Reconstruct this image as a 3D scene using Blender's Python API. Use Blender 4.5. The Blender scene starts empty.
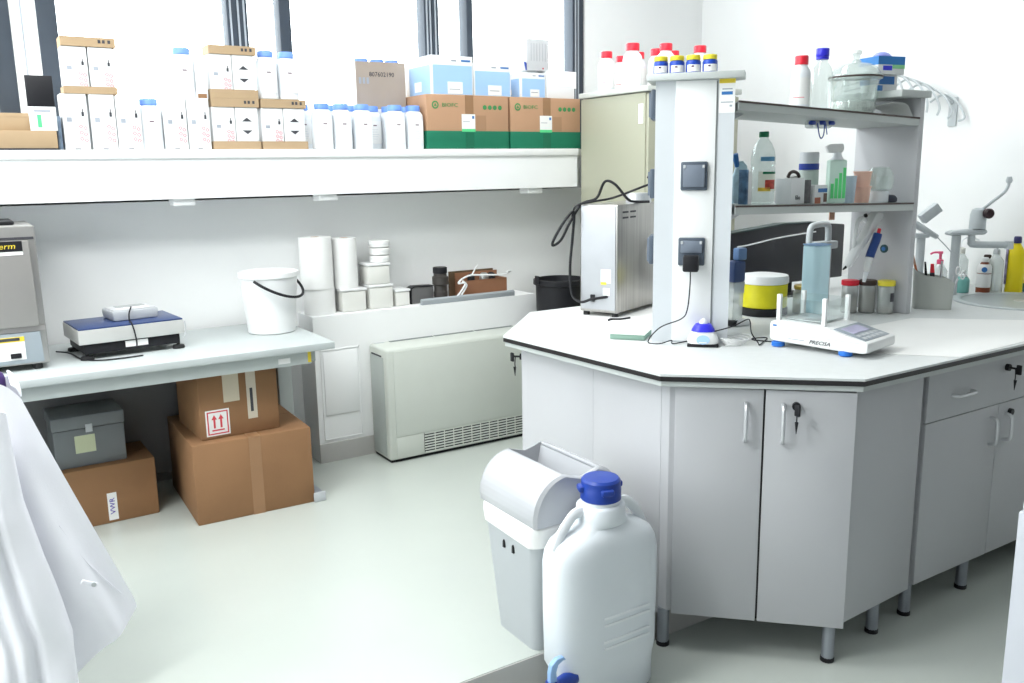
import bpy, bmesh, math, random
from mathutils import Vector, Matrix
random.seed(7)
S = bpy.context.scene
COL = S.collection
PI = math.pi

# ------------------------------------------------------------------ materials
def mat(name, rgb, rough=0.5, metal=0.0, spec=0.5, var=0.04, scale=8.0, bump=0.0, bscale=60.0,
        trans=0.0, alpha=1.0, coat=0.0, stretch=None, sss=0.0, ior=1.45):
    m = bpy.data.materials.new(name); m.use_nodes = True
    nt = m.node_tree; b = nt.nodes['Principled BSDF']
    tc = nt.nodes.new('ShaderNodeTexCoord')
    mp = nt.nodes.new('ShaderNodeMapping'); nt.links.new(tc.outputs['Object'], mp.inputs[0])
    if stretch: mp.inputs['Scale'].default_value = stretch
    nz = nt.nodes.new('ShaderNodeTexNoise'); nz.inputs['Scale'].default_value = scale
    nz.inputs['Detail'].default_value = 4
    nt.links.new(mp.outputs[0], nz.inputs['Vector'])
    rp = nt.nodes.new('ShaderNodeValToRGB')
    rp.color_ramp.elements[0].position = .3; rp.color_ramp.elements[1].position = .7
    rp.color_ramp.elements[0].color = tuple(max(0, c*(1-var)) for c in rgb)+(1,)
    rp.color_ramp.elements[1].color = tuple(min(1, c*(1+var)) for c in rgb)+(1,)
    nt.links.new(nz.outputs['Fac'], rp.inputs[0]); nt.links.new(rp.outputs[0], b.inputs['Base Color'])
    b.inputs['Roughness'].default_value = rough; b.inputs['Metallic'].default_value = metal
    b.inputs['Specular IOR Level'].default_value = spec; b.inputs['IOR'].default_value = ior
    b.inputs['Transmission Weight'].default_value = trans; b.inputs['Alpha'].default_value = alpha
    b.inputs['Coat Weight'].default_value = coat
    if sss:
        b.inputs['Subsurface Weight'].default_value = sss; b.inputs['Subsurface Radius'].default_value = (.02, .02, .02)
    if bump:
        n2 = nt.nodes.new('ShaderNodeTexNoise'); n2.inputs['Scale'].default_value = bscale
        nt.links.new(mp.outputs[0], n2.inputs['Vector'])
        bp = nt.nodes.new('ShaderNodeBump'); bp.inputs['Strength'].default_value = bump; bp.inputs['Distance'].default_value = .01
        nt.links.new(n2.outputs['Fac'], bp.inputs['Height']); nt.links.new(bp.outputs[0], b.inputs['Normal'])
    return m

def glass(name, tint=(1, 1, 1), gloss=.12, op=0.0, opc=(.9, .9, .9)):
    """thin see-through sheet: mostly transparent, a little mirror and a little milky"""
    m = bpy.data.materials.new(name); m.use_nodes = True; nt = m.node_tree; nt.nodes.clear()
    o = nt.nodes.new('ShaderNodeOutputMaterial'); t = nt.nodes.new('ShaderNodeBsdfTransparent'); t.inputs[0].default_value = tint+(1,)
    g = nt.nodes.new('ShaderNodeBsdfGlossy'); g.inputs['Roughness'].default_value = .04
    lw = nt.nodes.new('ShaderNodeLayerWeight'); lw.inputs[0].default_value = .25
    ml = nt.nodes.new('ShaderNodeMath'); ml.operation = 'MULTIPLY_ADD'; ml.inputs[1].default_value = .30; ml.inputs[2].default_value = gloss*.3
    nt.links.new(lw.outputs['Facing'], ml.inputs[0])
    mx = nt.nodes.new('ShaderNodeMixShader'); nt.links.new(ml.outputs[0], mx.inputs[0])
    nt.links.new(t.outputs[0], mx.inputs[1]); nt.links.new(g.outputs[0], mx.inputs[2])
    last = mx
    if op:
        d = nt.nodes.new('ShaderNodeBsdfDiffuse'); d.inputs[0].default_value = opc+(1,)
        m2 = nt.nodes.new('ShaderNodeMixShader'); m2.inputs[0].default_value = op
        nt.links.new(mx.outputs[0], m2.inputs[1]); nt.links.new(d.outputs[0], m2.inputs[2]); last = m2
    nt.links.new(last.outputs[0], o.inputs[0])
    return m

def emit(name, rgb, st):
    m = bpy.data.materials.new(name); m.use_nodes = True; nt = m.node_tree; nt.nodes.clear()
    o = nt.nodes.new('ShaderNodeOutputMaterial'); e = nt.nodes.new('ShaderNodeEmission')
    e.inputs[0].default_value = rgb+(1,); e.inputs[1].default_value = st; nt.links.new(e.outputs[0], o.inputs[0]); return m

WALL = mat('wall_paint', (.88, .89, .89), .7, var=.012, scale=3)
CEIL = mat('ceiling_paint', (.85, .85, .85), .8, var=.01)
FLOOR = mat('floor_resin', (.50, .535, .50), .22, spec=.5, var=.03, scale=1.6, coat=.2)
SKIRT = mat('skirting_resin', (.50, .49, .47), .5, var=.03)
LAM = mat('grey_laminate', (.50, .505, .525), .42, var=.012, scale=4)
LAMD = mat('dark_gap_laminate', (.20, .21, .21), .6)
RAIL = mat('pale_rail_laminate', (.50, .53, .52), .45, var=.01)
TOP = mat('worktop_laminate', (.64, .66, .66), .5, var=.02, scale=30, spec=.35)
EDGE = mat('black_core_edge', (.018, .016, .017), .4)
BRNEDGE = mat('brown_core_edge', (.07, .045, .04), .5)
TABLE = mat('table_laminate', (.50, .54, .54), .4, var=.015)
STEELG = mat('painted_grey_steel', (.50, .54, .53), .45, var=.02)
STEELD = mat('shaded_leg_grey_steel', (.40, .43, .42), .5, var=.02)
LEGM = mat('leg_metal', (.32, .34, .38), .35, .6)
RUB = mat('black_rubber', (.012, .012, .013), .55)
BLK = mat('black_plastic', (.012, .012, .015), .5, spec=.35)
BLKS = mat('black_satin_panel', (.016, .016, .021), .35)
CHROME = mat('satin_metal', (.66, .67, .69), .38, .7)
BRUSH = mat('brushed_steel', (.40, .39, .375), .3, 1.0, var=.12, scale=6, stretch=(14, 14, .35))
BRUSHH = mat('furnace_steel', (.42, .41, .40), .38, .75, var=.06, scale=5)
FDOOR = mat('furnace_door_steel', (.40, .385, .37), .42, .55, var=.06, scale=3)
FPANEL = mat('furnace_panel', (.36, .41, .45), .4, .2)
KHAKI = mat('khaki_cabinet', (.39, .39, .30), .45, var=.02, scale=2)
KTOP = mat('khaki_cabinet_top', (.60, .62, .58), .45, var=.02)
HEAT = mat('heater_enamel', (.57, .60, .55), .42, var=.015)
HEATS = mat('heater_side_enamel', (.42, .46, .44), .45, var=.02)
CARD = mat('brown_cardboard', (.275, .145, .068), .8, var=.08, scale=4, bump=.05, bscale=120)
CARDL = mat('light_cardboard', (.42, .30, .18), .8, var=.06, scale=5)
CARDB = mat('carton_cardboard', (.46, .27, .16), .8, var=.05, scale=5)
KRAFT = mat('grey_kraft_cardboard', (.40, .33, .27), .8, var=.05, scale=5)
TAPE = mat('packing_tape', (.31, .17, .085), .4, spec=.6, var=.05)
CGREEN = mat('carton_green', (.004, .16, .085), .7, var=.06)
LGREEN = mat('label_green', (.10, .62, .25), .6)
PGREEN = mat('print_green', (.05, .25, .08), .7)
WCARD = mat('white_carton', (.80, .81, .82), .6, var=.01)
WPL = mat('white_plastic', (.82, .83, .83), .35, var=.01)
WHDPE = mat('milky_plastic', (.80, .83, .86), .4, var=.015, sss=.15)
CREAM = mat('cream_plastic', (.74, .74, .70), .45, var=.015)
BCAP = mat('blue_cap_plastic', (.17, .33, .82), .4)
DBLUE = mat('dark_blue_plastic', (.012, .045, .30), .35)
VBLUE = mat('violet_blue_plastic', (.03, .03, .62), .35)
RCAP = mat('red_cap_plastic', (.80, .02, .045), .4)
YCAP = mat('yellow_cap_plastic', (.85, .72, .05), .45)
YLAB = mat('yellow_sticker', (.80, .62, .05), .5)
YTUB = mat('yellow_tub', (.68, .62, .01), .45, var=.08, scale=14)
YBOT = mat('yellow_bottle_plastic', (.86, .70, .01), .35)
LBLUE = mat('pale_blue_print', (.36, .56, .86), .6, var=.02)
SKYB = mat('pale_blue_plastic', (.64, .89, .98), .4, var=.03)
MBLUE = mat('mid_blue_print', (.03, .16, .45), .5)
PAPER = mat('paper_white', (.84, .84, .83), .7, var=.01)
INK = mat('grey_print', (.34, .37, .42), .7)
INKD = mat('dark_print', (.05, .05, .06), .7)
REDP = mat('red_print', (.62, .06, .08), .7)
PINKP = mat('pale_red_print', (.66, .22, .26), .7)
STICKY = mat('pale_green_paper', (.62, .66, .45), .8)
CLOTH = mat('white_coat_cloth', (.87, .87, .93), .85, var=.015, bump=.06, bscale=300)
PURPLE = mat('purple_chair_fabric', (.06, .03, .14), .9)
BOXG = mat('grey_metal_box', (.19, .205, .215), .5, var=.04)
WINF = mat('window_frame_metal', (.035, .047, .065), .6, var=.03)
WINL = mat('window_track_metal', (.35, .38, .42), .4)
SOCK = mat('socket_blue_grey', (.075, .095, .125), .4)
SOCKL = mat('socket_lid', (.17, .20, .25), .35)
SCALEB = mat('blue_scale_plate', (.035, .065, .19), .35, .2)
SCALES = mat('scale_skirt_steel', (.62, .62, .60), .35, .3)
PGREY = mat('grey_plastic', (.50, .52, .54), .4)
BINW = mat('bin_lid_plastic', (.48, .49, .515), .22, var=.01)
BING = mat('bin_body_plastic', (.43, .455, .475), .4, var=.015)
LINER = mat('bin_liner_film', (.78, .78, .77), .35, bump=.25, bscale=40)
CLAY = mat('brown_wood', (.30, .14, .075), .7, var=.08)
DKBR = mat('dark_brown_plastic', (.055, .035, .03), .5)
PIPE = mat('dark_pipe', (.07, .063, .058), .45, .3)
SLATE = mat('slate_grey_profile', (.33, .36, .38), .45)
TAPG = mat('tap_enamel', (.56, .60, .62), .35)
PENG = mat('pen_pot_plastic', (.46, .48, .45), .55)
SINKM = mat('sink_ceramic', (.50, .54, .55), .3)
BRNL = mat('brown_liquid', (.20, .05, .02), .3)
SAND = mat('brown_sediment', (.23, .17, .13), .8, var=.15)
GOLD = mat('brass_lid', (.45, .35, .12), .35, .7)
ORNG = mat('salmon_plastic', (.92, .58, .46), .5)
PINK = mat('pink_pump_plastic', (.85, .12, .25), .4)
TEAL = mat('teal_liquid', (.20, .50, .46), .3)
GRNL = mat('green_liquid', (.14, .78, .26), .3)
MINT = mat('mint_plastic', (.70, .90, .80), .4)
GRN = mat('dark_green_plastic', (.005, .16, .07), .4)
SPGW = mat('sponge_top', (.74, .80, .74), .8)
SPGG = mat('sponge_side', (.22, .34, .28), .9)
FRIN = mat('fruit_print', (.75, .55, .10), .6, var=.6, scale=60)
SILVER = mat('silver_lid', (.7, .7, .68), .3, .8)
TAN = mat('tan_paper', (.55, .32, .22), .7)
SCREEN = mat('lcd_screen', (.52, .50, .68), .25)
WG = glass('window_glass', (.97, .99, .99), .05)
CG = glass('clear_glass', (.96, .985, .98), .15, .0)
DG = glass('desiccator_glass', (.94, .97, .96), .25, .16, (.85, .9, .88))
MG = glass('milky_glass', (.9, .93, .93), .3, .35, (.80, .84, .82))
PETG = glass('clear_bottle_plastic', (.92, .97, .96), .3, .14, (.85, .9, .88))

# ------------------------------------------------------------------ geometry helpers
class G:
    def __init__(s): s.bm = bmesh.new()
    def box(s, x0, y0, z0, x1, y1, z1, bev=0, seg=2, mtx=None):
        r = bmesh.ops.create_cube(s.bm, size=1.0); vs = r['verts']
        for v in vs:
            v.co = Vector(((x0+x1)/2+v.co.x*(x1-x0), (y0+y1)/2+v.co.y*(y1-y0), (z0+z1)/2+v.co.z*(z1-z0)))
        if bev:
            es = list({e for v in vs for e in v.link_edges})
            q = bmesh.ops.bevel(s.bm, geom=es, offset=bev, segments=seg, affect='EDGES', profile=.5)
            vs = list({v for f in q['faces'] for v in f.verts} | {v for v in vs if v.is_valid})
        if mtx is not None:
            bmesh.ops.transform(s.bm, matrix=mtx, verts=vs)
        return s
    def prism(s, pts, z0, z1, axis='z', bev=0):
        def c(p, h):
            if axis == 'z': return (p[0], p[1], h)
            if axis == 'y': return (p[0], h, p[1])
            return (h, p[0], p[1])
        a = [s.bm.verts.new(c(p, z0)) for p in pts]; b = [s.bm.verts.new(c(p, z1)) for p in pts]
        n = len(pts); fs = [s.bm.faces.new(a), s.bm.faces.new(b)]
        for i in range(n): fs.append(s.bm.faces.new((a[i], a[(i+1) % n], b[(i+1) % n], b[i])))
        bmesh.ops.recalc_face_normals(s.bm, faces=fs)
        if bev:
            es = list({e for f in fs for e in f.edges})
            bmesh.ops.bevel(s.bm, geom=es, offset=bev, segments=2, affect='EDGES', profile=.5)
        return s
    def lathe(s, prof, cx=0, cy=0, seg=24, sx=1, sy=1, power=2.0, closed=False):
        rings = []
        for r, z in prof:
            ring = []
            for i in range(seg):
                a = 2*PI*i/seg; ca, sa = math.cos(a), math.sin(a)
                if power != 2.0:
                    k = (abs(ca)**power+abs(sa)**power)**(-1/power)
                else: k = 1
                ring.append(s.bm.verts.new((cx+r*k*ca*sx, cy+r*k*sa*sy, z)))
            rings.append(ring)
        fs = []
        for j in range(len(rings)-1):
            for i in range(seg):
                fs.append(s.bm.faces.new((rings[j][i], rings[j][(i+1) % seg], rings[j+1][(i+1) % seg], rings[j+1][i])))
        if not closed:
            fs.append(s.bm.faces.new(rings[0][::-1])); fs.append(s.bm.faces.new(rings[-1]))
        else:
            for i in range(seg):
                fs.append(s.bm.faces.new((rings[-1][i], rings[-1][(i+1) % seg], rings[0][(i+1) % seg], rings[0][i])))
        bmesh.ops.recalc_face_normals(s.bm, faces=fs)
        return s
    def cyl(s, p0, p1, r, seg=16, r2=None):
        return s.tube([p0, p1], r, seg, smooth=0, r2=r2)
    def tube(s, pts, r, seg=8, smooth=6, r2=None, sq=1.0):
        P = [Vector(p) for p in pts]
        if smooth and len(P) > 2:
            Q = []
            for i in range(len(P)-1):
                p0, p1, p2, p3 = P[max(i-1, 0)], P[i], P[i+1], P[min(i+2, len(P)-1)]
                for k in range(smooth):
                    t = k/smooth
                    Q.append(.5*((2*p1)+(-p0+p2)*t+(2*p0-5*p1+4*p2-p3)*t*t+(-p0+3*p1-3*p2+p3)*t**3))
            Q.append(P[-1]); P = Q
        n = len(P); rings = []; up = None
        for i in range(n):
            d = (P[min(i+1, n-1)]-P[max(i-1, 0)])
            if d.length < 1e-9: d = Vector((0, 0, 1))
            d.normalize()
            if up is None:
                up = Vector((0, 0, 1)) if abs(d.z) < .9 else Vector((1, 0, 0))
            u = d.cross(up)
            if u.length < 1e-6: u = d.cross(Vector((0, 1, 0)))
            u.normalize(); w = u.cross(d).normalized(); up = w
            rr = r if r2 is None else r+(r2-r)*i/(n-1)
            rings.append([s.bm.verts.new(P[i]+u*rr*math.cos(2*PI*k/seg)+w*rr*sq*math.sin(2*PI*k/seg)) for k in range(seg)])
        fs = []
        for j in range(n-1):
            for k in range(seg):
                fs.append(s.bm.faces.new((rings[j][k], rings[j][(k+1) % seg], rings[j+1][(k+1) % seg], rings[j+1][k])))
        fs.append(s.bm.faces.new(rings[0][::-1])); fs.append(s.bm.faces.new(rings[-1]))
        bmesh.ops.recalc_face_normals(s.bm, faces=fs)
        return s
    def grid(s, fn, nu, nv):
        V = [[s.bm.verts.new(fn(i/nu, j/nv)) for i in range(nu+1)] for j in range(nv+1)]
        for j in range(nv):
            for i in range(nu): s.bm.faces.new((V[j][i], V[j][i+1], V[j+1][i+1], V[j+1][i]))
        return s
    def solid(s, t):
        fs = list(s.bm.faces)
        bmesh.ops.recalc_face_normals(s.bm, faces=fs)
        bmesh.ops.solidify(s.bm, geom=fs, thickness=t); return s
    def xf(s, m):
        bmesh.ops.transform(s.bm, matrix=m, verts=list(s.bm.verts)); return s

def P(name, g, m, parent=None, label=None, kind=None, sharp=35):
    me = bpy.data.meshes.new(name); g.bm.normal_update(); g.bm.to_mesh(me); g.bm.free()
    me.polygons.foreach_set('use_smooth', [True]*len(me.polygons)); me.set_sharp_from_angle(angle=math.radians(sharp))
    me.materials.append(m)
    o = bpy.data.objects.new(name, me); COL.objects.link(o)
    if parent: o.parent = parent
    if label: o['label'] = label
    if kind: o['kind'] = kind
    return o
def tag(o, label, cat, group=None):
    o['label'] = label; o['category'] = cat
    if group: o['group'] = group
    return o
def T(name, label, cat, loc=(0, 0, 0), rz=0, group=None):
    o = bpy.data.objects.new(name, None); o.empty_display_size = .05; COL.objects.link(o)
    o.location = loc; o.rotation_euler = (0, 0, rz)
    return tag(o, label, cat, group)
def struct(name, g, m, parent=None):
    return P(name, g, m, parent, kind='structure')
def dup(root, loc, rz, label, group=None):
    r = root.copy(); COL.objects.link(r); r.location = loc; r.rotation_euler = (0, 0, rz); r['label'] = label
    if group: r['group'] = group
    for ch in list(root.children):
        c = ch.copy(); COL.objects.link(c); c.parent = r
        for g in list(ch.children):
            d = g.copy(); COL.objects.link(d); d.parent = c
    return r
def words(name, txt, size, loc, rot, m, parent, sx=1.0, ext=.0006, align='CENTER', shear=0):
    cu = bpy.data.curves.new(name, 'FONT'); cu.body = txt; cu.size = size; cu.extrude = ext; cu.align_x = align; cu.align_y = 'CENTER'
    cu.shear = shear; cu.resolution_u = 2
    t = bpy.data.objects.new(name+'_curve', cu); COL.objects.link(t)
    bpy.context.view_layer.update()
    me = bpy.data.meshes.new_from_object(t); bpy.data.objects.remove(t)
    me.name = name; me.materials.clear(); me.materials.append(m)
    me.transform(Matrix.Translation(loc) @ rot @ Matrix.Diagonal((sx, 1, 1, 1)))
    o = bpy.data.objects.new(name, me); COL.objects.link(o); o.parent = parent
    return o
FRONT = Matrix.Rotation(PI/2, 4, 'X')                 # text lying in XZ, read from -y
LEFTF = Matrix.Rotation(-PI/2, 4, 'Z') @ FRONT        # read from -x

# ------------------------------------------------------------------ camera
cam = bpy.data.cameras.new('camera'); co = bpy.data.objects.new('camera', cam); COL.objects.link(co)
cam.sensor_width = 36; cam.lens = 875.30/1024*36; cam.clip_start = .02
yaw, pit, rol = .56581, -.19562, .01643
f = Vector((math.sin(yaw)*math.cos(pit), math.cos(yaw)*math.cos(pit), math.sin(pit)))
r0 = Vector((math.cos(yaw), -math.sin(yaw), 0)); d0 = f.cross(r0)
r = math.cos(rol)*r0+math.sin(rol)*d0; d = -math.sin(rol)*r0+math.cos(rol)*d0
R3 = Matrix((r, -d, -f)).transposed()
co.matrix_world = Matrix.Translation((0, 0, 1.5)) @ R3.to_4x4()
S.camera = co
PZ = .10                                              # height of the raised floor
YW, YL, YG = 4.15, 3.90, 4.36                         # wall below the ledge, ledge front, window plane
XL, XR, YN, CH = -1.7, 4.25, -1.6, 3.1

# ------------------------------------------------------------------ setting
struct('floor', G().box(XL, YN, -.1, XR, 1.945, 0), FLOOR)
struct('floor_platform', G().box(XL, 1.945, -.1, XR, 4.6, PZ), FLOOR)
struct('trim_1', G().box(XL, 1.9405, 0, XR, 1.9445, PZ-.002), SKIRT)
struct('ceiling', G().box(XL-.1, YN-.1, CH, XR+.1, 4.7, CH+.1), CEIL)
g = G(); g.box(XL-.1, YN-.1, -.1, XL, 4.6, .95); g.box(XL-.1, YN-.1, 2.85, XL, 4.6, CH); g.box(XL-.1, YN-.1, .95, XL, 2.0, 2.85); g.box(XL-.1, 4.0, .95, XL, 4.6, 2.85)
struct('wall_left', g, WALL)
g = G()
for a, b in ((2.0, 2.07), (2.96, 3.03), (3.93, 4.0)): g.box(XL-.08, a, .95, XL-.02, b, 2.85, .004)
for a, b in ((.95, 1.01), (2.79, 2.85)): g.box(XL-.079, 2.0, a, XL-.021, 4.0, b)
w5 = struct('window_5', g, WINF)
g = G(); g.box(XL-.053, 2.0, .96, XL-.047, 4.0, 2.84); P('pane', g, WG, w5, kind='structure')
struct('wall_right', G().box(XR, YN-.1, -.1, XR+.12, 4.6, CH), WALL)
struct('wall_near', G().box(XL, YN-.1, -.1, XR, YN, CH), mat('bounce_cutting_grey', (.16, .165, .17), .7))  # unseen wall behind the camera, coloured dark to cut bounced light
struct('wall_back', G().box(XL, YW, PZ, XR, 4.6, 1.38), WALL)
g = G(); g.box(3.30, YG-.02, 1.38, XR, 4.6, CH); g.box(XL, YG-.02, 2.95, 3.30, 4.6, CH); g.box(XL, YG+.02, 1.38, 3.3, 4.6, 1.585)
struct('wall_window', g, WALL)
struct('baseboard_back', G().box(XL, YW-.008, PZ, 1.393, YW, PZ+.10), SKIRT)
# plinth under the ledge, with access panel
g = G(); g.box(1.393, 3.95, PZ, 2.66, YW, .822)
g.box(1.42, 3.945, .21, 1.62, 3.95, .215); g.box(1.42, 3.945, .21, 1.425, 3.95, .66); g.box(1.615, 3.945, .21, 1.62, 3.95, .66)
g.box(1.42, 3.945, .655, 1.62, 3.95, .66); g.box(1.432, 3.944, .335, 1.606, 3.95, .648, .002)
struct('wall_plinth', g, WALL)
struct('baseboard_plinth', G().box(1.39, 3.942, PZ, 2.66, 3.951, PZ+.095), SKIRT)
# window ledge
g = G(); g.box(XL, YL, 1.562, 2.925, YG+.02, 1.598, .004); g.box(2.92, 4.0, 1.562, 3.285, YG+.02, 1.597); g.box(XL, YL+.012, 1.395, 2.925, YW, 1.565)
struct('trim_ledge', g, WALL)
g = G()
for x in (.855, 1.50, 2.66): g.box(x-.045, 3.93, 1.365, x+.045, 4.02, 1.397, .004)
struct('trim_ledge_brackets', g, WALL)
# windows: frames and panes
def window(n, x0, x1, posts, lights=()):
    g = G(); g.box(x0, YG-.02, 1.585, x1, YG+.06, 1.62); g.box(x0, YG-.02, 2.93, x1, YG+.06, 2.96)
    for a, b in posts: g.box(a, YG-.03, 1.585, b, YG+.06, 2.95, .004)
    fr = struct('window_%d' % n, g, WINF)
    g = G(); g.box(x0, YG+.012, 1.60, x1, YG+.018, 2.95); P('pane', g, WG, fr, kind='structure')
    if lights:
        g = G()
        for a in lights: g.box(a-.004, YG-.034, 1.60, a+.004, YG-.028, 2.94)
        P('track', g, WINL, fr, kind='structure')
window(1, XL, .31, [(XL, XL+.06), (-.6, -.52), (.235, .312)])
window(2, .42, 1.262, [(.412, .488), (1.205, 1.262)], (1.222, 1.258))
window(3, 1.262, 2.28, [(1.262, 1.302), (1.455, 1.512), (2.235, 2.28)], (1.285, 2.25, 2.27))
window(4, 2.28, 3.285, [(2.28, 2.322), (2.493, 2.532), (3.205, 3.285)], (2.30, 3.225, 3.245))
struct('trim_pier', G().box(.312, YG-.02, 1.585, .412, 4.6, 2.96), WALL)
struct('trim_pier_edge', G().box(.352, YG-.026, 1.60, .358, YG-.02, 2.95), WINL)
# unseen ceiling panels added as fill light
def lamp(x, y, sx, sy, w):
    fx = T('fill_panel', 'added fill light panel at x', 'fill light', (x, y, CH))
    fx['label'] = 'white fill light panel, added unseen above the frame'; fx['group'] = 'added fill panels'
    P('housing', G().box(-sx/2-.03, -sy/2-.03, -.03, sx/2+.03, sy/2+.03, 0, .004), WPL, fx)
    P('diffuser', G().box(-sx/2, -sy/2, -.034, sx/2, sy/2, -.0301), emit('fill_glow', (1, 1, 1), 4), fx)
    l = bpy.data.lights.new('fill_lamp', 'AREA'); l.shape = 'RECTANGLE'; l.size = sx; l.size_y = sy; l.energy = w
    l.color = (.97, 1, .99)
    o = bpy.data.objects.new('fill_lamp', l); COL.objects.link(o); o.location = (x, y, CH-.04)
lamp(.4, 2.7, 1.2, .6, 18); lamp(2.6, 2.9, 1.2, .3, 14); lamp(1.0, 2.2, 1.2, .3, 16); lamp(-.9, 1.9, 1.2, .6, 52)
# daylight
SKY = 8.0
wd = bpy.data.worlds.new('sky'); S.world = wd; wd.use_nodes = True
wd.node_tree.nodes['Background'].inputs[0].default_value = (.96, .985, 1, 1); wd.node_tree.nodes['Background'].inputs[1].default_value = SKY
for x0, x1 in ((XL, .31), (.42, 1.26), (1.27, 2.27), (2.29, 3.28)):
    l = bpy.data.lights.new('window_daylight', 'AREA'); l.shape = 'RECTANGLE'; l.size = x1-x0; l.size_y = 1.35; l.cycles.is_portal = True
    o = bpy.data.objects.new('window_daylight', l); COL.objects.link(o); o.location = ((x0+x1)/2, YG+.1, 2.27)
    o.rotation_euler = (-PI/2, 0, 0)
l = bpy.data.lights.new('window_daylight', 'AREA'); l.shape = 'RECTANGLE'; l.size = 1.9; l.size_y = 2.0; l.cycles.is_portal = True
o = bpy.data.objects.new('window_daylight', l); COL.objects.link(o); o.location = (XL-.1, 3.0, 1.9); o.rotation_euler = (0, -PI/2, 0)
# view transform
S.view_settings.view_transform = 'Standard'; S.view_settings.look = 'None'; S.view_settings.exposure = 0; S.view_settings.gamma = 1
S.view_settings.use_curve_mapping = False

#@@PARTS@@
# ------------------------------------------------------------------ peninsula bench
CB, CT = .13, .862                                     # underside and top of the cabinets
A45 = -PI/4
def leg(parent, x, y):
    l = P('leg', G().cyl((x, y, .012), (x, y, CB), .019, 14), LEGM, parent)
    P('foot', G().lathe([(.021, 0), (.021, .012), (.017, .016)], x, y, 14), BLK, l)
def bow(parent, p0, p1, out, m=CHROME):
    p0, p1, out = Vector(p0), Vector(p1), Vector(out); dd = p1-p0
    return P('handle', G().tube([p0, p0+out*.8+dd*.06, p0+out+dd*.25, p0+out+dd*.75, p0+out*.8+dd*.94, p1], .006, 8, smooth=4), m, parent)
def lockset(parent, p, n, key=True):
    p, n = Vector(p), Vector(n)
    k = P('lock', G().cyl(p, p+n*.012, .012, 16), BLK, parent)
    if key:
        q = p+n*.012
        g = G(); g.cyl(q-n*.004, q+n*.024, .004, 8); g.tube([q+n*.018, q+n*.02+Vector((0, 0, -.03)), q+n*.018+Vector((0, 0, -.05))], .002, 6)
        g.box(-.004, -.009, -.02, .004, .009, .014, .003, mtx=Matrix.Translation(q+n*.03)); g.tube([q+n*.021+Vector((0, 0, -.04)), q+n*.02+Vector((0, 0, -.075))], .0055, 8, r2=.001)
        P('key', g, BLK, k)
# worktop
wp = [(1.655, 2.665), (1.705, 1.876), (2.123, 1.489), (XR-.002, 1.49), (XR-.002, 3.05), (2.03, 3.05)]
def inset(pts, dx):
    c = Vector((3.0, 2.3)); out = []
    for i, p in enumerate(pts):
        a, b, cc = Vector(pts[i-1]), Vector(p), Vector(pts[(i+1) % len(pts)])
        n1 = Vector((-(b-a).y, (b-a).x)).normalized(); n2 = Vector((-(cc-b).y, (cc-b).x)).normalized()
        k = (n1+n2); k = k/ (k.length_squared/2) if k.length_squared else k
        out.append((b.x+k.x*dx, b.y+k.y*dx))
    return out
t = T('worktop', 'long off-white lab worktop with black edge and angled end, on the grey cabinets', 'worktop')
P('laminate', G().prism(wp, .893, .90), TOP, t)
P('edge_band', G().prism(wp, .8785, .8932), EDGE, t)
P('underside', G().prism(inset(wp, .006), CT, .8784), RAIL, t)
# corner cabinet on the front chamfer
FL, FR = Vector((1.762, 1.880)), Vector((2.130, 1.513))
n = Vector((-.7071, -.7071, 0)); u = Vector((.7071, -.7071, 0))
c = T('corner_cabinet', 'grey corner cabinet with two doors and a key, at the angled bench end', 'cabinet')
P('carcass', G().prism([(1.775, 1.897), (2.146, 1.527), (2.495, 1.556), (2.495, 2.26), (1.775, 2.26)], CB, CT), LAM, c)
P('corner_post', G().prism([(1.755, 1.888), (1.775, 1.872), (1.79, 1.89), (1.765, 1.93), (1.752, 1.92)], CB, CT), LAM, c)
P('side_panel', G().prism([(2.133, 1.525), (2.497, 1.545), (2.497, 1.558), (2.146, 1.54)], CB, CT, bev=.002), LAM, c)
L = (FR-FL).length
def fp(s, o, z):  # point on the front face: s along it, o outwards
    return Vector((FL.x, FL.y, z))+u*s+n*o
def door_face(a, b, z0, z1):
    pts = [fp(a, .012, 0), fp(b, .012, 0), fp(b, -.008, 0), fp(a, -.008, 0)]
    return G().prism([(p.x, p.y) for p in pts], z0, z1, bev=.0015)
mid = .262
dl = P('door', door_face(.006, mid-.003, CB-.004, CT-.006), LAM, c)
bow(dl, fp(mid-.052, .012, .700), fp(mid-.052, .012, .815), n*.026)
dr = P('door', door_face(mid+.003, L-.004, CB-.004, CT-.006), LAM, c)
bow(dr, fp(mid+.052, .012, .700), fp(mid+.052, .012, .815), n*.026)
lockset(dr, fp(mid+.088, .012, .812), n)
P('door_gap', door_face(mid-.003, mid+.003, CB, CT-.008).xf(Matrix.Translation(-n*.006)), EDGE, c)
for x, y in ((1.765, 1.91), (2.117, 1.556), (2.375, 1.585)): leg(c, x, y)
P('side_panel', G().prism([(1.752, 1.922), (1.756, 2.262), (1.772, 2.262), (1.772, 1.922)], PZ+.004, CT, bev=.002), LAM, c)
# left wing: plain panels and a locked door on the far chamfer
c = T('end_cabinet', 'grey end cabinet with plain side panel, behind the pedal-less bin and white carboy', 'cabinet')
c['label'] = 'grey end cabinet with plain side panel, standing behind the white waste bin'
P('carcass', G().prism([(1.775, 2.265), (2.495, 2.265), (2.495, 2.97), (2.10, 2.97), (1.735, 2.63)], PZ+.004, CT), LAM, c)
P('side_panel', G().prism([(1.756, 2.2625), (1.716, 2.635), (1.732, 2.635), (1.772, 2.2625)], PZ+.004, CT, bev=.002), LAM, c)
dd = P('door', G().prism([(1.716, 2.64), (2.085, 2.985), (2.098, 2.972), (1.73, 2.628)], PZ+.03, CT-.01, bev=.0015), LAM, c)
lockset(dd, (1.738, 2.661, .812), (-.683, .73, 0))
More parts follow.
